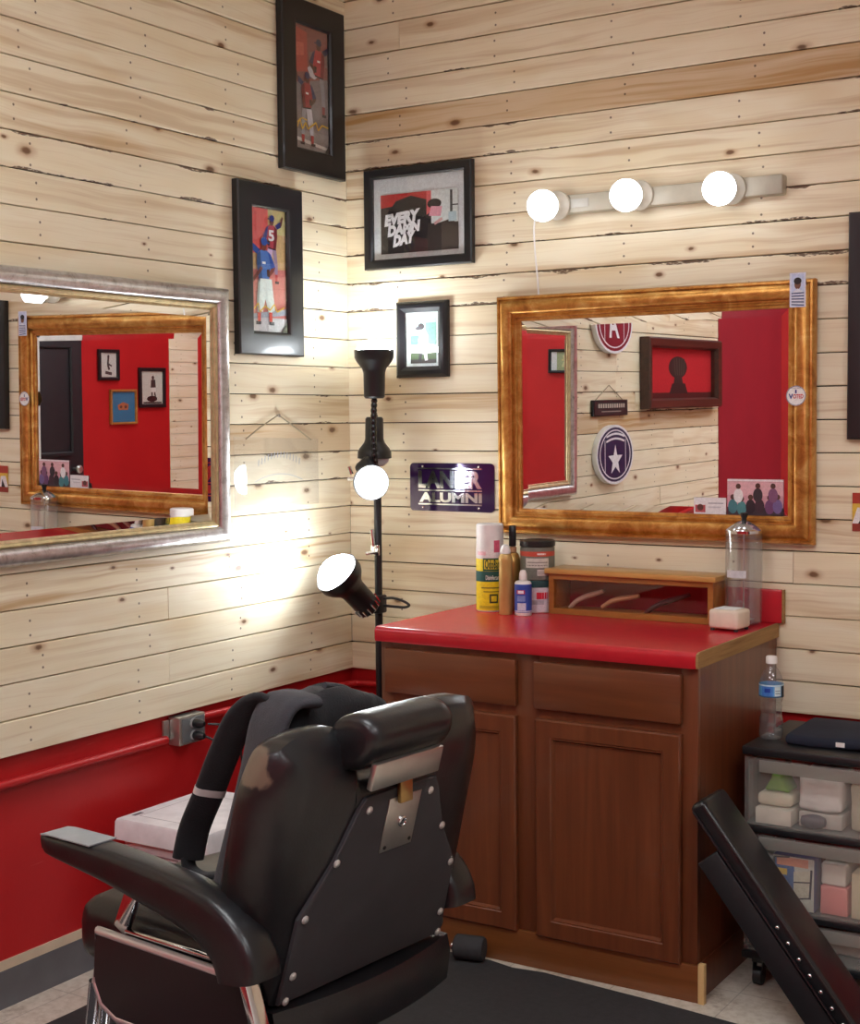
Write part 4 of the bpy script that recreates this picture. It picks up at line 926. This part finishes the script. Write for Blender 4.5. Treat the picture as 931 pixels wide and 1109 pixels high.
art('lid_print', lambda a, c, h: Vector((a, c, .4325 + h)), (.08, -1.22, .39, -.86), [('l', [(.1, .12), (.75, .12), (.75, .2)], .006, (120, 116, 120)), ('l', [(.1, .12), (.1, .85), (.7, .85)], .006, (150, 146, 150)), ('r', .02, .1, .07, .2, (110, 106, 116))], t)

c0, c1 = Vector((.83, -.69, .047)), Vector((.905, -.672, .047))
t = thing('black_canister', 'small black cylinder lying on the mat by the cabinet kick board', 'canister', ((c0.x + c1.x) / 2, -.68, .012))
b = MB(); b.lathe([(.02, -.004), (.03, 0), (.034, .004), (.034, .078), (.03, .084), (0, .084)], c0, c1 - c0, 28); b.build('canister_body', M_rubber, t)
b = MB(); b.lathe([(.009, -.012), (.011, -.009), (.011, -.0042), (0, -.0042)], c0, c1 - c0, 20); b.build('end_cap', M_chrome, t, label='small bright end cap')

# ------------------------------------------------------------------ plastic drawer cart
CX0, CX1, CY0, CY1 = 1.572, 1.948, -.455, -.07
t = thing('drawer_cart', 'black three drawer plastic cart with frosted fronts beside the cabinet', 'drawer cart', (1.76, -.26, 0))
b = MB(); b.box((CX0, CY0 + .004, .628), (CX1, CY1, .652), .006); b.build('top_panel', M_black, t)
for z0_, z1_ in ((.424, .44), (.205, .221), (.082, .1)):
    b = MB(); b.box((CX0 + .001, CY0 + .006, z0_), (CX1 - .001, CY1, z1_), .003); b.build('shelf_rail', M_black, t)
for x0, x1 in ((CX0 + .001, CX0 + .012), (CX1 - .012, CX1 - .001)):
    for y0, y1 in ((CY1 - .03, CY1 - .001), (CY0 + .09, CY0 + .112)):
        b = MB(); b.box((x0, y0, .1005), (x1, y1, .6275), .002); b.build('post', M_black, t)
for z0_, z1_ in ((.4405, .6265), (.2215, .4235), (.1005, .2045)):
    b = MB()
    xi0, xi1, yi0, yi1 = CX0 + .014, CX1 - .014, CY0, CY1 - .032
    zt = z1_ - .004
    th = .0022
    b.box((xi0, yi0 + .02, z0_ + .002), (xi1, yi1, z0_ + .002 + th))
    b.box((xi0, yi0 + .02, z0_ + .002 + th), (xi0 + th, yi1, zt - .012)); b.box((xi1 - th, yi0 + .02, z0_ + .002 + th), (xi1, yi1, zt - .012)); b.box((xi0 + th, yi1 - th, z0_ + .002 + th), (xi1 - th, yi1, zt - .012))
    d_ = b.build('drawer', M_frost, t, weld=False)
    b = MB()
    pr = [(CX0 + .004 + (CX1 - CX0 - .008) * i / 16, CY0 + .018 - .014 * sin(pi * i / 16)) for i in range(17)]
    b.rings([[Vector((x, y, z)) for x, y in pr] for z in (z0_ + .001, zt)], closed=False)
    bmesh.ops.solidify(b.bm, geom=b.bm.faces[:], thickness=.002)
    b.build('drawer_front', M_frost, d_, angle=50)
    b = MB(); b.box((CX0 + .05, CY0 - .004, zt - .034), (CX1 - .05, CY0 + .001, zt - .002), .002); b.build('grip_panel', thin_glass('frost_lip', (.8, .8, .78), .5, (.6, .58, .53), 0, .25) if 'frost_lip' not in MC else MC['frost_lip'], d_)
for x in (CX0 + .035, CX1 - .035):
    for y in (CY0 + .05, CY1 - .04):
        b = MB(); b.cyl((x - .011, y, .024), (x + .011, y, .024), .0235, seg=24); b.box((x - .014, y - .012, .03), (x - .0115, y + .016, .062)); b.box((x + .0115, y - .012, .03), (x + .014, y + .016, .062)); b.box((x - .016, y - .014, .0622), (x + .016, y + .018, .0815), .002)
        b.build('caster', M_black, t)

def lump(name, lo, hi, m, label, cat, amp=.006, sc_=18, bev=.012, shape=None):
    b = MB(); b.box(lo, hi, bev, seg=3); b.subdiv(2)
    if shape: 
        for v in b.bm.verts: v.co = shape(v.co)
    b.displace(amp, sc_, lo[0] * 7)
    for v in b.bm.verts: v.co.z = max(v.co.z, lo[2])
    return tag(b.build(name, m, None, angle=60), label, cat)
zb = .4455
def tri(co):
    k = (co.z - zb - .04) / .07
    return Vector((1.653 + (co.x - 1.653) * (1 - .72 * min(max(k, 0), 1)), co.y, co.z))
lump('folded_cloth', (1.604, -.42, zb + .046), (1.70, -.33, zb + .082), mat('cream_cloth', (216, 206, 184), .9, bump=.001), 'cream folded cloth between green cloth and carton in the top drawer', 'cloth', .004)
lump('green_cloth', (1.606, -.415, zb + .084), (1.70, -.335, zb + .132), mat('green_cloth', (120, 176, 56), .85, bump=.001), 'bright green cloth heaped in the top drawer of the cart', 'cloth', .004, shape=lambda co: Vector((1.653 + (co.x - 1.653) * (1 - .72 * min(max((co.z - zb - .07) / .05, 0), 1)), co.y, co.z)))
lump('white_towel', (1.712, -.41, zb + .044), (1.825, -.28, zb + .145), mat('white_towel', (232, 228, 224), .95, bump=.002), 'white folded towel in the top drawer of the cart', 'towel', .005)
b = MB(); b.box((1.604, -.432, zb + .001), (1.70, -.30, zb + .042), .001); tag(b.build('card_box', mat('box_cream', (226, 220, 206), .6)), 'flat white carton at the front of the top drawer', 'box')
b = MB(); b.box((1.712, -.405, zb + .001), (1.825, -.27, zb + .040), .003); tag(b.build('low_carton', mat('box_grey', (196, 190, 182), .7)), 'grey low carton under the white towel in the top drawer', 'box')
b = MB(); b.lathe([(.0, -.034), (.012, -.03), (.018, -.01), (.018, .012), (.012, .03), (0, .034)], (1.755, -.418, zb + .021), (1, .1, 0), 20); tag(b.build('hair_brush', mat('slate_plastic', (74, 72, 84), .5)), 'dark oval brush lying at the front of the top drawer', 'brush')
lump('towel_roll', (1.598, -.29, zb + .002), (1.66, -.14, zb + .1), mat('beige_towel', (206, 196, 180), .95, bump=.002), 'beige rolled towel at the back left of the top drawer', 'towel', .004)
lump('paper_bundle', (1.845, -.40, zb + .001), (1.925, -.2, zb + .125), mat('beige_paper', (198, 186, 164), .9), 'crumpled tan paper at the right of the top drawer', 'paper', .006)
zb2 = .2265
t = thing('carton', 'blue and orange printed carton in the second drawer of the cart', 'box', (1.705, -.40, zb2))
b = MB(); b.box((1.652, -.428, zb2 + .001), (1.762, -.366, zb2 + .142), .002); b.build('carton_body', mat('carton_blue', (44, 66, 130), .5), t)
art('carton_print', lambda a, c, h: Vector((a, -.4282 - h, c)), (1.653, zb2 + .002, 1.761, zb2 + .141), [('r', 0, 0, 1, 1, (206, 206, 196)), ('p', [(0, .05), (.45, 0), (.55, .5), (.5, .9), (0, .95)], (52, 96, 160)), ('r', .08, .82, .86, .98, (230, 150, 120)), ('r', .06, .64, .34, .76, (226, 186, 60)), ('p', [(.5, .2), (.92, .26), (.94, .78), (.5, .72)], (214, 206, 186)), ('l', [(.9, .24), (.94, .8)], .04, (30, 36, 60)), ('l', [(.5, .52), (.92, .56)], .025, (30, 36, 60)), ('l', [(.5, .2), (.92, .26)], .03, (30, 36, 60)), ('l', [(.02, .02), (.02, .96), (.4, .99)], .03, (20, 24, 40)), ('r', .1, .2, .4, .34, (180, 206, 220))], t, .0003)
lump('pink_box', (1.775, -.42, zb2 + .001), (1.845, -.25, zb2 + .075), mat('pink_card', (226, 140, 136), .7), 'pink box on its side in the second drawer', 'box', .001, bev=.003)
lump('white_pack', (1.775, -.415, zb2 + .077), (1.84, -.26, zb2 + .135), mat('white_pack', (226, 222, 212), .7), 'white packet on top of the pink box in the second drawer', 'packet', .002, bev=.006)
lump('cream_box', (1.855, -.42, zb2 + .001), (1.92, -.2, zb2 + .12), mat('cream_card', (220, 206, 176), .7), 'cream upright box at the right of the second drawer', 'box', .001, bev=.003)
lump('pale_packet', (1.592, -.41, zb2 + .001), (1.64, -.2, zb2 + .13), mat('pale_packet', (206, 212, 206), .7), 'pale packet at the left of the second drawer', 'packet', .004)
lump('linen_pile', (1.61, -.38, .1065), (1.9, -.15, .16), mat('grey_linen', (188, 184, 176), .9, bump=.002), 'pale linen pile in the bottom drawer of the cart', 'linen', .006)

# bottle and cap on the cart
c = (1.612, -.335)
t = thing('water_bottle', 'clear half full water bottle with a blue label on the cart', 'bottle', (*c, .652))
zk = .6525
prof = [(r_, h_ * .95) for r_, h_ in [(0, .004), (.02, .001), (.028, .003), (.0318, .012), (.0318, .03), (.029, .036), (.031, .046), (.031, .058), (.0275, .068), (.0275, .084), (.029, .094), (.0275, .104), (.0305, .114), (.0322, .122), (.0322, .158), (.031, .164), (.026, .182), (.018, .198), (.0125, .206), (.0125, .214)]]
b = MB(); b.lathe(prof, (*c, zk), seg=40, cap=False); b.build('bottle_body', M_pet, t)
b = MB(); b.lathe([(0, .0055)] + [(r * .965, h + .001) for r, h in prof[2:8]] + [(.0275, .0625), (0, .0625)], (*c, zk), seg=40, cap=False)
b.build('water', thin_glass('water', (.93, .95, .96), .05, (.75, .8, .84), .03, ior=1.33), t)
ink_cyl('label', c, .0326, zk + .116, zk + .150, [(0, 1, 0, 360, (96, 170, 222)), (.1, .9, FACE - 60, FACE - 5, (72, 130, 206)), (.88, 1, 0, 360, (196, 226, 240)), (.0, .1, 0, 360, (52, 88, 120)), (.12, .86, FACE + 2, FACE + 34, (206, 226, 230)), (.3, .36, FACE + 5, FACE + 30, (120, 140, 150)), (.5, .56, FACE + 5, FACE + 30, (120, 140, 150)), (.0, .9, FACE + 38, FACE + 62, (22, 40, 50)), (.4, .72, FACE - 45, FACE - 18, (30, 70, 170))], t)
b = MB(); b.lathe([(.0125, .2035), (.0152, .2043), (.0152, .2205), (.013, .2235), (0, .2235)], (*c, zk), seg=30); b.build('cap', M_white, t)
t = thing('dark_garment', 'folded navy garment with a small white tag on the cart top', 'garment', (1.80, -.25, .6525))
b = MB(); b.box((1.665, -.38, .653), (1.935, -.12, .682), .012, seg=3); b.subdiv(3); b.displace(.010, 11, 3.0, .8)
for v in b.bm.verts: v.co.z = max(v.co.z, .653); v.co.x = min(v.co.x, 1.945)
b.build('cloth', mat('navy_fabric', (26, 32, 48), .9, bump=.001), t, angle=70)
b = MB(); b.box((1.805, -.3985, .664), (1.828, -.3965, .676), .0004); b.build('tag', M_white, t)

# ------------------------------------------------------------------ booster cushion leaning on the cabinet
ang = math.atan2(.788, -.616)            # direction up the slope, in x-z
dU = Vector((-.616, 0, .788)); dN = Vector((.788, 0, .616))
# pad rests its lower end on the floor, its upper corner against the cabinet side
L_ = .665
P0 = Vector((1.522, 0, .535)) - dU * L_
t = thing('booster_seat', 'black padded booster board with silver studs leaning against the cabinet', 'booster seat', (P0.x, -.61, 0))
def bp(y, s, n): return P0 + dU * s + dN * n + Vector((0, y, 0))
def slab(name, y0, y1, s0, s1, n0, n1, m, r, seg=4):
    b = MB(); M = Matrix(((0, dU.x, dN.x, P0.x), (1, 0, 0, 0), (0, dU.z, dN.z, P0.z), (0, 0, 0, 1)))
    b.box((y0, s0, n0), (y1, s1, n1), r, M, seg); return b.build(name, m, t, angle=50)
slab('padded_cushion', -.70, -.545, .0, L_, .0, .048, MC['vinyl'], .016)
b = MB()
for n_ in (.008, .04):
    b.tube([bp(y, s, n_) for y, s in ((-.7005, .014), (-.7005, L_ - .014))], .0032, 8)
b.build('piping', MC['vinyl'], t)
slab('board', -.695, -.55, .012, L_ - .125, -.066, -.0015, mat('booster_board', (27, 27, 30), .55), .004, 2)
b = MB()
for i in range(7):
    q = bp(-.7005, .05 + .044 * i, .0225)
    b = MB(); b.lathe([(.006, 0), (.0055, .002), (.003, .004), (0, .0048)], q, (0, -1, 0), 14); b.build('stud', M_chrome, t)

# ------------------------------------------------------------------ barber chair (local frame: x right, y forward, z up)
O = Vector((1.284, -1.786, 0))
t = thing('barber_chair', 'black vinyl barber chair with chrome trim seen from behind', 'barber chair', O, radians(84))
def lean(z): return -.27 * (z - .44)
def mirror_pts(h): return h + [(-x, z) for x, z in reversed(h[1:-1])]
hA = [(0, .44), (.245, .44), (.24, .52), (.235, .61), (.167, .705), (.128, .785), (.108, .822), (0, .826)]
hB = [(0, .45), (.235, .45), (.288, .56), (.302, .70), (.298, .82), (.272, .925), (.150, .955), (0, .868)]
hB2 = [(0, .45), (.235, .45), (.285, .53), (.305, .66), (.312, .79), (.306, .885), (.266, .946), (.130, .948), (.110, .865), (0, .855)]
hA2 = [(0, .44), (.245, .44), (.241, .50), (.236, .575), (.215, .635), (.18, .69), (.148, .745), (.122, .79), (.108, .822), (0, .826)]
cA = [Vector((p.x, p.y)) for p in crom([(x, z, 0) for x, z in mirror_pts(hA2)], 5, True)]
cB = [Vector((p.x, p.y)) for p in crom([(x, z, 0) for x, z in mirror_pts(hB2)], 5, True)]
ctr = Vector((0, .68))
def ring(P, d, k=1.0):
    return [Vector((ctr.x + (p.x - ctr.x) * k, lean(p.y) + d, ctr.y + (p.y - ctr.y) * k)) for p in P]
def lerp(a, b_, f): return [p.lerp(q, f) for p, q in zip(a, b_)]
b = MB(); b.rings([ring(cA, .004, .97), ring(cA, .006), ring(lerp(cA, cB, .45), .016), ring(lerp(cA, cB, .82), .04), ring(cB, .072), ring(cB, .115), ring(cB, .142, .975), ring(cB, .160, .92), ring(cB, .170, .8), ring(cB, .174, .5)])
b.build('back_cushion', MC['vinyl_worn'], t, local=True, angle=60)
# piping along the shoulders of the cushion
for s in (1, -1):
    pts = [(s * .112, .875, .035), (s * .135, .938, .045), (s * .19, .958, .055), (s * .255, .93, .062), (s * .288, .86, .068)]
# flat back panel with bolts
hp = mirror_pts([(0, .443), (.243, .443), (.238, .52), (.233, .61), (.163, .705), (.118, .80), (.104, .818), (0, .822)])
b = MB(); b.rings([[Vector((x, lean(z) + d, z)) for x, z in hp] for d in (.004, -.004)] + [[Vector((x * .988, lean(z) - .0055, .64 + (z - .64) * .99)) for x, z in hp]])
bp_ = b.build('back_panel', M_hard, t, local=True, angle=25)
for s in (1, -1):
    for x, z in ((.1, .795), (.166, .706), (.226, .612), (.229, .50), (.236, .452)):
        b = MB(); b.lathe([(.0082, 0), (.0082, .002), (.0055, .0044), (0, .005)], (s * (x - .008), lean(z) - .0052, z - .004), (0, -1, -.27), 16); b.build('bolt', mat('zinc_bolt', (214, 214, 212), .42, .7), bp_, local=True)
T = Matrix.Translation((.012, lean(.745) - .006, .745)) @ Matrix.Rotation(math.atan(.27), 4, 'X')
b = MB(); b.box((-.048, -.003, -.056), (.048, .0, .058), .001, T); lp = b.build('lock_plate', M_brushed, t, local=True, label='brushed steel lock plate')
b = MB(); b.lathe([(.011, 0), (.011, .003), (.0085, .0045), (.0075, .003), (0, .003)], T @ Vector((.002, -.0032, .002)), T.to_3x3() @ Vector((0, -1, 0)), 24); b.build('key_lock', M_chrome, lp, local=True)
for x, z in ((-.036, -.046), (.038, -.044)):
    b = MB(); b.lathe([(.004, 0), (.004, .0015), (0, .002)], T @ Vector((x, -.0032, z)), T.to_3x3() @ Vector((0, -1, 0)), 12); b.build('screw', mat('dark_screw', (70, 68, 66), .4, .8), lp, local=True)
# headrest
b = MB()
def hr(x, k):
    prof = crom([(0, -.078, .862), (0, -.055, .922), (0, -.068, .962), (0, -.105, .982), (0, -.148, .978), (0, -.172, .95), (0, -.168, .91), (0, -.142, .872), (0, -.108, .855)], 5, True)
    c_ = Vector((0, -.118, .918))
    return [Vector((x, c_.y + (p.y - c_.y) * k, .984 - (.984 - (c_.z + (p.z - c_.z) * k)) * .84)) for p in prof]
xs = [(-.158, .55), (-.156, .78), (-.15, .92), (-.138, .985), (-.12, 1.0), (-.03, 1.012), (.046, 1.0), (.064, .985), (.076, .92), (.082, .78), (.084, .55)]
b.rings([hr(x, k) for x, k in xs]); hd = b.build('headrest', MC['vinyl'], t, local=True, angle=60)
T2 = Matrix.Translation((-.012, -.142, .867)) @ Matrix.Rotation(math.atan(.27), 4, 'X')
b = MB(); b.box((-.122, -.008, -.026), (.078, .006, .028), .003, T2); b.build('headrest_bracket', M_brushed, hd, local=True, label='pale metal headrest bracket')
b = MB(); b.box((-.018, -.118, .79), (.018, -.108, .85), .002); b.build('headrest_post', mat('brass_post', (176, 150, 96), .3, .9), hd, local=True)
# skirt under the back
b = MB(); b.rings([[Vector((x, y0 + .035 * (1 - (x / .265) ** 2) * -1, z)) for x, y0, z in r_] for r_ in (
    [(-.262 + .524 * i / 16, -.008, .435) for i in range(17)] + [(.262 - .524 * i / 16, .045, .435) for i in range(17)],
    [(-.262 + .524 * i / 16, -.016, .40) for i in range(17)] + [(.262 - .524 * i / 16, .045, .40) for i in range(17)],
    [(-.258 + .516 * i / 16, -.008, .34) for i in range(17)] + [(.258 - .516 * i / 16, .045, .34) for i in range(17)])])
b.build('rear_skirt', MC['vinyl'], t, local=True, angle=40)
# seat
b = MB(); b.box((-.262, .07, .405), (.262, .565, .535), .045, seg=5); b.subdiv(1)
for v in b.bm.verts:
    if v.co.z > .5: v.co.z += .02 * (1 - (v.co.x / .27) ** 2) * (.4 + .6 * max(0, (v.co.y - .07) / .5))
b.build('seat_cushion', MC['vinyl'], t, local=True, angle=60)
b = MB(); b.box((-.255, .0, .34), (.255, .5, .4045), .006); b.build('seat_pan', M_black, t, local=True)
# arms
path = [(.560, .672, .018), (.53, .669, .023), (.46, .664, .028), (.38, .658, .033), (.30, .648, .038), (.21, .635, .043), (.13, .621, .047), (.07, .601, .051), (.028, .572, .053), (.008, .54, .053), (.002, .515, .048)]
pc = crom([(0, y, z) for y, z, h in path], 3); hh = crom([(h, 0, 0) for y, z, h in path], 3)
for s in (-1, 1):
    b = MB(); R = []
    for i, p in enumerate(pc):
        tn = (pc[min(i + 1, len(pc) - 1)] - pc[max(i - 1, 0)]).normalized(); nn = Vector((0, -tn.z, tn.y))
        if nn.z < 0 and i < len(pc) - 8: nn = -nn
        h = hh[i].x; w = (.0355 if i > 1 else .031) + .012 * max(0, (i - 14) / (len(pc) - 14))
        if i == 0: nn = Vector((0, .2, 1)).normalized()
        R.append([Vector(((-.308 if s < 0 else .285) + w * (abs(cos(a)) ** .45) * (1 if cos(a) >= 0 else -1), p.y, p.z)) + nn * h * (abs(sin(a)) ** .5) * (1 if sin(a) >= 0 else -1) + Vector((0, 0, 0 if s < 0 else -.022)) for a in [2 * pi * k / 24 for k in range(24)]])
    # keep ring orientation consistent along the bend
    for i in range(1, len(R)):
        if (R[i][6] - R[i][18]).dot(R[i - 1][6] - R[i - 1][18]) < 0: R[i] = [R[i][(24 - k) % 24] for k in range(24)]
    b.rings(R); arm = b.build('armrest', MC['vinyl'], t, local=True, angle=60)
    if s < 0:
        b = MB()
        up = [(.557, .690), (.53, .6925), (.46, .6925), (.405, .6925)]
        b.rings([[Vector((x, y, z + d)) for x, d in ((-.3425, -.001), (-.3425, .0015), (-.2735, .0015), (-.2735, -.001))] for y, z in up]); b.build('tape_patch', mat('grey_tape', (150, 154, 156), .5), arm, local=True, label='grey tape on the front of the arm')
    # side panel in a chrome rim
    rx = 0 if s < 0 else .12
    sp = [(.436, .506), (.02 + rx, .502), (-.012 + rx, .34), (.38, .34), (.425, .36), (.446, .40)]
    b = MB(); b.rings([[Vector((s * x, y, z)) for y, z in sp] for x in (.292, .306)]); pn = b.build('side_panel', mat('maroon_black_panel', (36, 26, 30), .3), t, local=True)
    b = MB(); b.tube([Vector((s * .299, y, z)) for y, z in crom([(y, z, 0) for y, z in sp], 1, True) for _ in (0,)] if False else [Vector((s * .299, y, z)) for y, z in sp], .0095, 10, closed=True); b.build('chrome_rim', mat('satin_chrome', (222, 222, 224), .36, .75, .03), pn, local=True, label='chrome rim')
    b = MB(); b.box((-.018, -.009, 0), (.018, .009, .25), .004, Matrix.Translation((s * .296, -.055 if s < 0 else .14, .285)) @ Matrix.Rotation(-.32, 4, 'X')); b.build('arm_post', M_chrome, t, local=True)
    b = MB(); b.box((-.008, -.018, 0), (.008, .018, .135), .003, Matrix.Translation((s * .282, .385, .515)) @ Matrix.Rotation(.45, 4, 'X')); b.build('arm_bracket', M_chrome, t, local=True)
    b = MB(); b.box((s * .290 - .006, .03, .517), (s * .290 + .006, .36, .523), .001); b.build('seat_rail', M_chrome, t, local=True)
    for dx in (0, .032):
        b = MB(); b.tube([(s * (.298 - dx), .452, .40), (s * (.296 - dx), .47, .30), (s * (.29 - dx), .51, .16)], .012, 14); b.build('footrest_tube', M_chrome, t, local=True)
b = MB(); b.box((-.25, .46, .13), (.25, .62, .15), .008, Matrix.Identity(4)); b.build('footrest', M_brushed, t, local=True)
b = MB(); b.lathe([(.30, .0125), (.305, .018), (.295, .032), (.12, .05), (.075, .07), (.07, .075), (0, .075)], (0, .24, 0), seg=56); b.build('base', M_chrome, t, local=True)
b = MB(); b.lathe([(.062, .075), (.062, .2), (.045, .205), (.045, .34), (0, .34)], (0, .24, 0), seg=36); b.build('hydraulic_column', M_chrome, t, local=True)

# ------------------------------------------------------------------ backpack on the seat
WC = Matrix.Translation(O) @ Matrix.Rotation(radians(84), 4, 'Z')
t = thing('backpack', 'black backpack with a looped strap resting on the barber chair seat', 'backpack', WC @ Vector((.03, .22, .552)), radians(84))
inv = Matrix.Translation(Vector((-.03, -.22, -.552)))
def L(*p): return inv @ Vector(p)
b = MB()
secs = [(.560, .13, .055, .235), (.60, .158, .07, .225), (.70, .166, .075, .20), (.80, .168, .075, .165), (.88, .168, .072, .135), (.93, .164, .066, .12), (.962, .145, .052, .112), (.980, .11, .03, .11)]
R = []
for z, w, d, y in secs:
    R.append([L(.047 + w * (abs(cos(a)) ** .6) * (1 if cos(a) >= 0 else -1), y + d * (abs(sin(a)) ** .7) * (1 if sin(a) >= 0 else -1), z - .05 * max(0, cos(a)) * (z > .85)) for a in [2 * pi * k / 40 for k in range(40)]])
b.rings(R); b.subdiv(1, .5); b.displace(.012, 13, 1.0); b.displace(.006, 34, 5.0); b.build('bag_body', M_fabric, t, local=True, angle=70)
def ribbon(name, pts, w, th_, m, wdir=Vector((1, 0, 0))):
    P = crom([L(*p) for p in pts], 6); R = []
    for i, p in enumerate(P):
        tn = (P[min(i + 1, len(P) - 1)] - P[max(i - 1, 0)]).normalized(); wv = (wdir - tn * wdir.dot(tn)).normalized(); nv = tn.cross(wv)
        ww = w[min(int(i / len(P) * len(w)), len(w) - 1)] if isinstance(w, list) else w
        R.append([p + wv * (ww * (abs(cos(a)) ** .5) * (1 if cos(a) >= 0 else -1)) + nv * (th_ * sin(a)) for a in [2 * pi * k / 16 for k in range(16)]])
    b = MB(); b.rings(R); return b.build(name, m, t, local=True, angle=60), P, wdir
wd_ = Vector((.82, -.57, 0))
s1, P1_, _ = ribbon('shoulder_strap', [(-.06, .10, .965), (-.10, .155, .972), (-.118, .205, .935), (-.12, .255, .855), (-.12, .300, .77), (-.12, .345, .69), (-.12, .367, .622)], .033, .011, M_fabric, wd_)
b = MB()
pm = L(-.12, .2985, .772); tn = Vector((0, .04, -.085)).normalized(); wv = (wd_ - tn * wd_.dot(tn)).normalized(); nv = tn.cross(wv)
b.rings([[pm + tn * tt + wv * (.0338 * (abs(cos(a)) ** .5) * (1 if cos(a) >= 0 else -1)) + nv * (.0118 * sin(a)) for a in [2 * pi * k / 16 for k in range(16)]] for tt in (-.008, .008)]); b.build('reflective_band', mat('reflective_white', (206, 204, 202), .5), s1, local=True, label='pale reflective band')
ribbon('lower_webbing', [(-.12, .368, .626), (-.12, .362, .600), (-.12, .33, .592), (-.11, .29, .598), (-.09, .23, .60)], .020, .006, M_fabric, Vector((1, .1, 0)))
ribbon('back_pad', [(-.06, .085, .975), (-.11, .10, .975), (-.135, .115, .93), (-.142, .135, .84), (-.145, .165, .74), (-.145, .20, .64), (-.145, .22, .58)], .062, .014, M_fabricg, Vector((.25, 1, 0)))
for pts in ([(-.02, .165, .97), (.05, .182, .945), (.12, .185, .90), (.18, .2, .84)], [(.02, .11, .987), (.1, .12, .965), (.17, .125, .915), (.212, .13, .84)]):
    b = MB(); b.tube(crom([L(*p) for p in pts], 6), .0065, 8); b.build('fold_piping', M_fabricg, t, local=True)
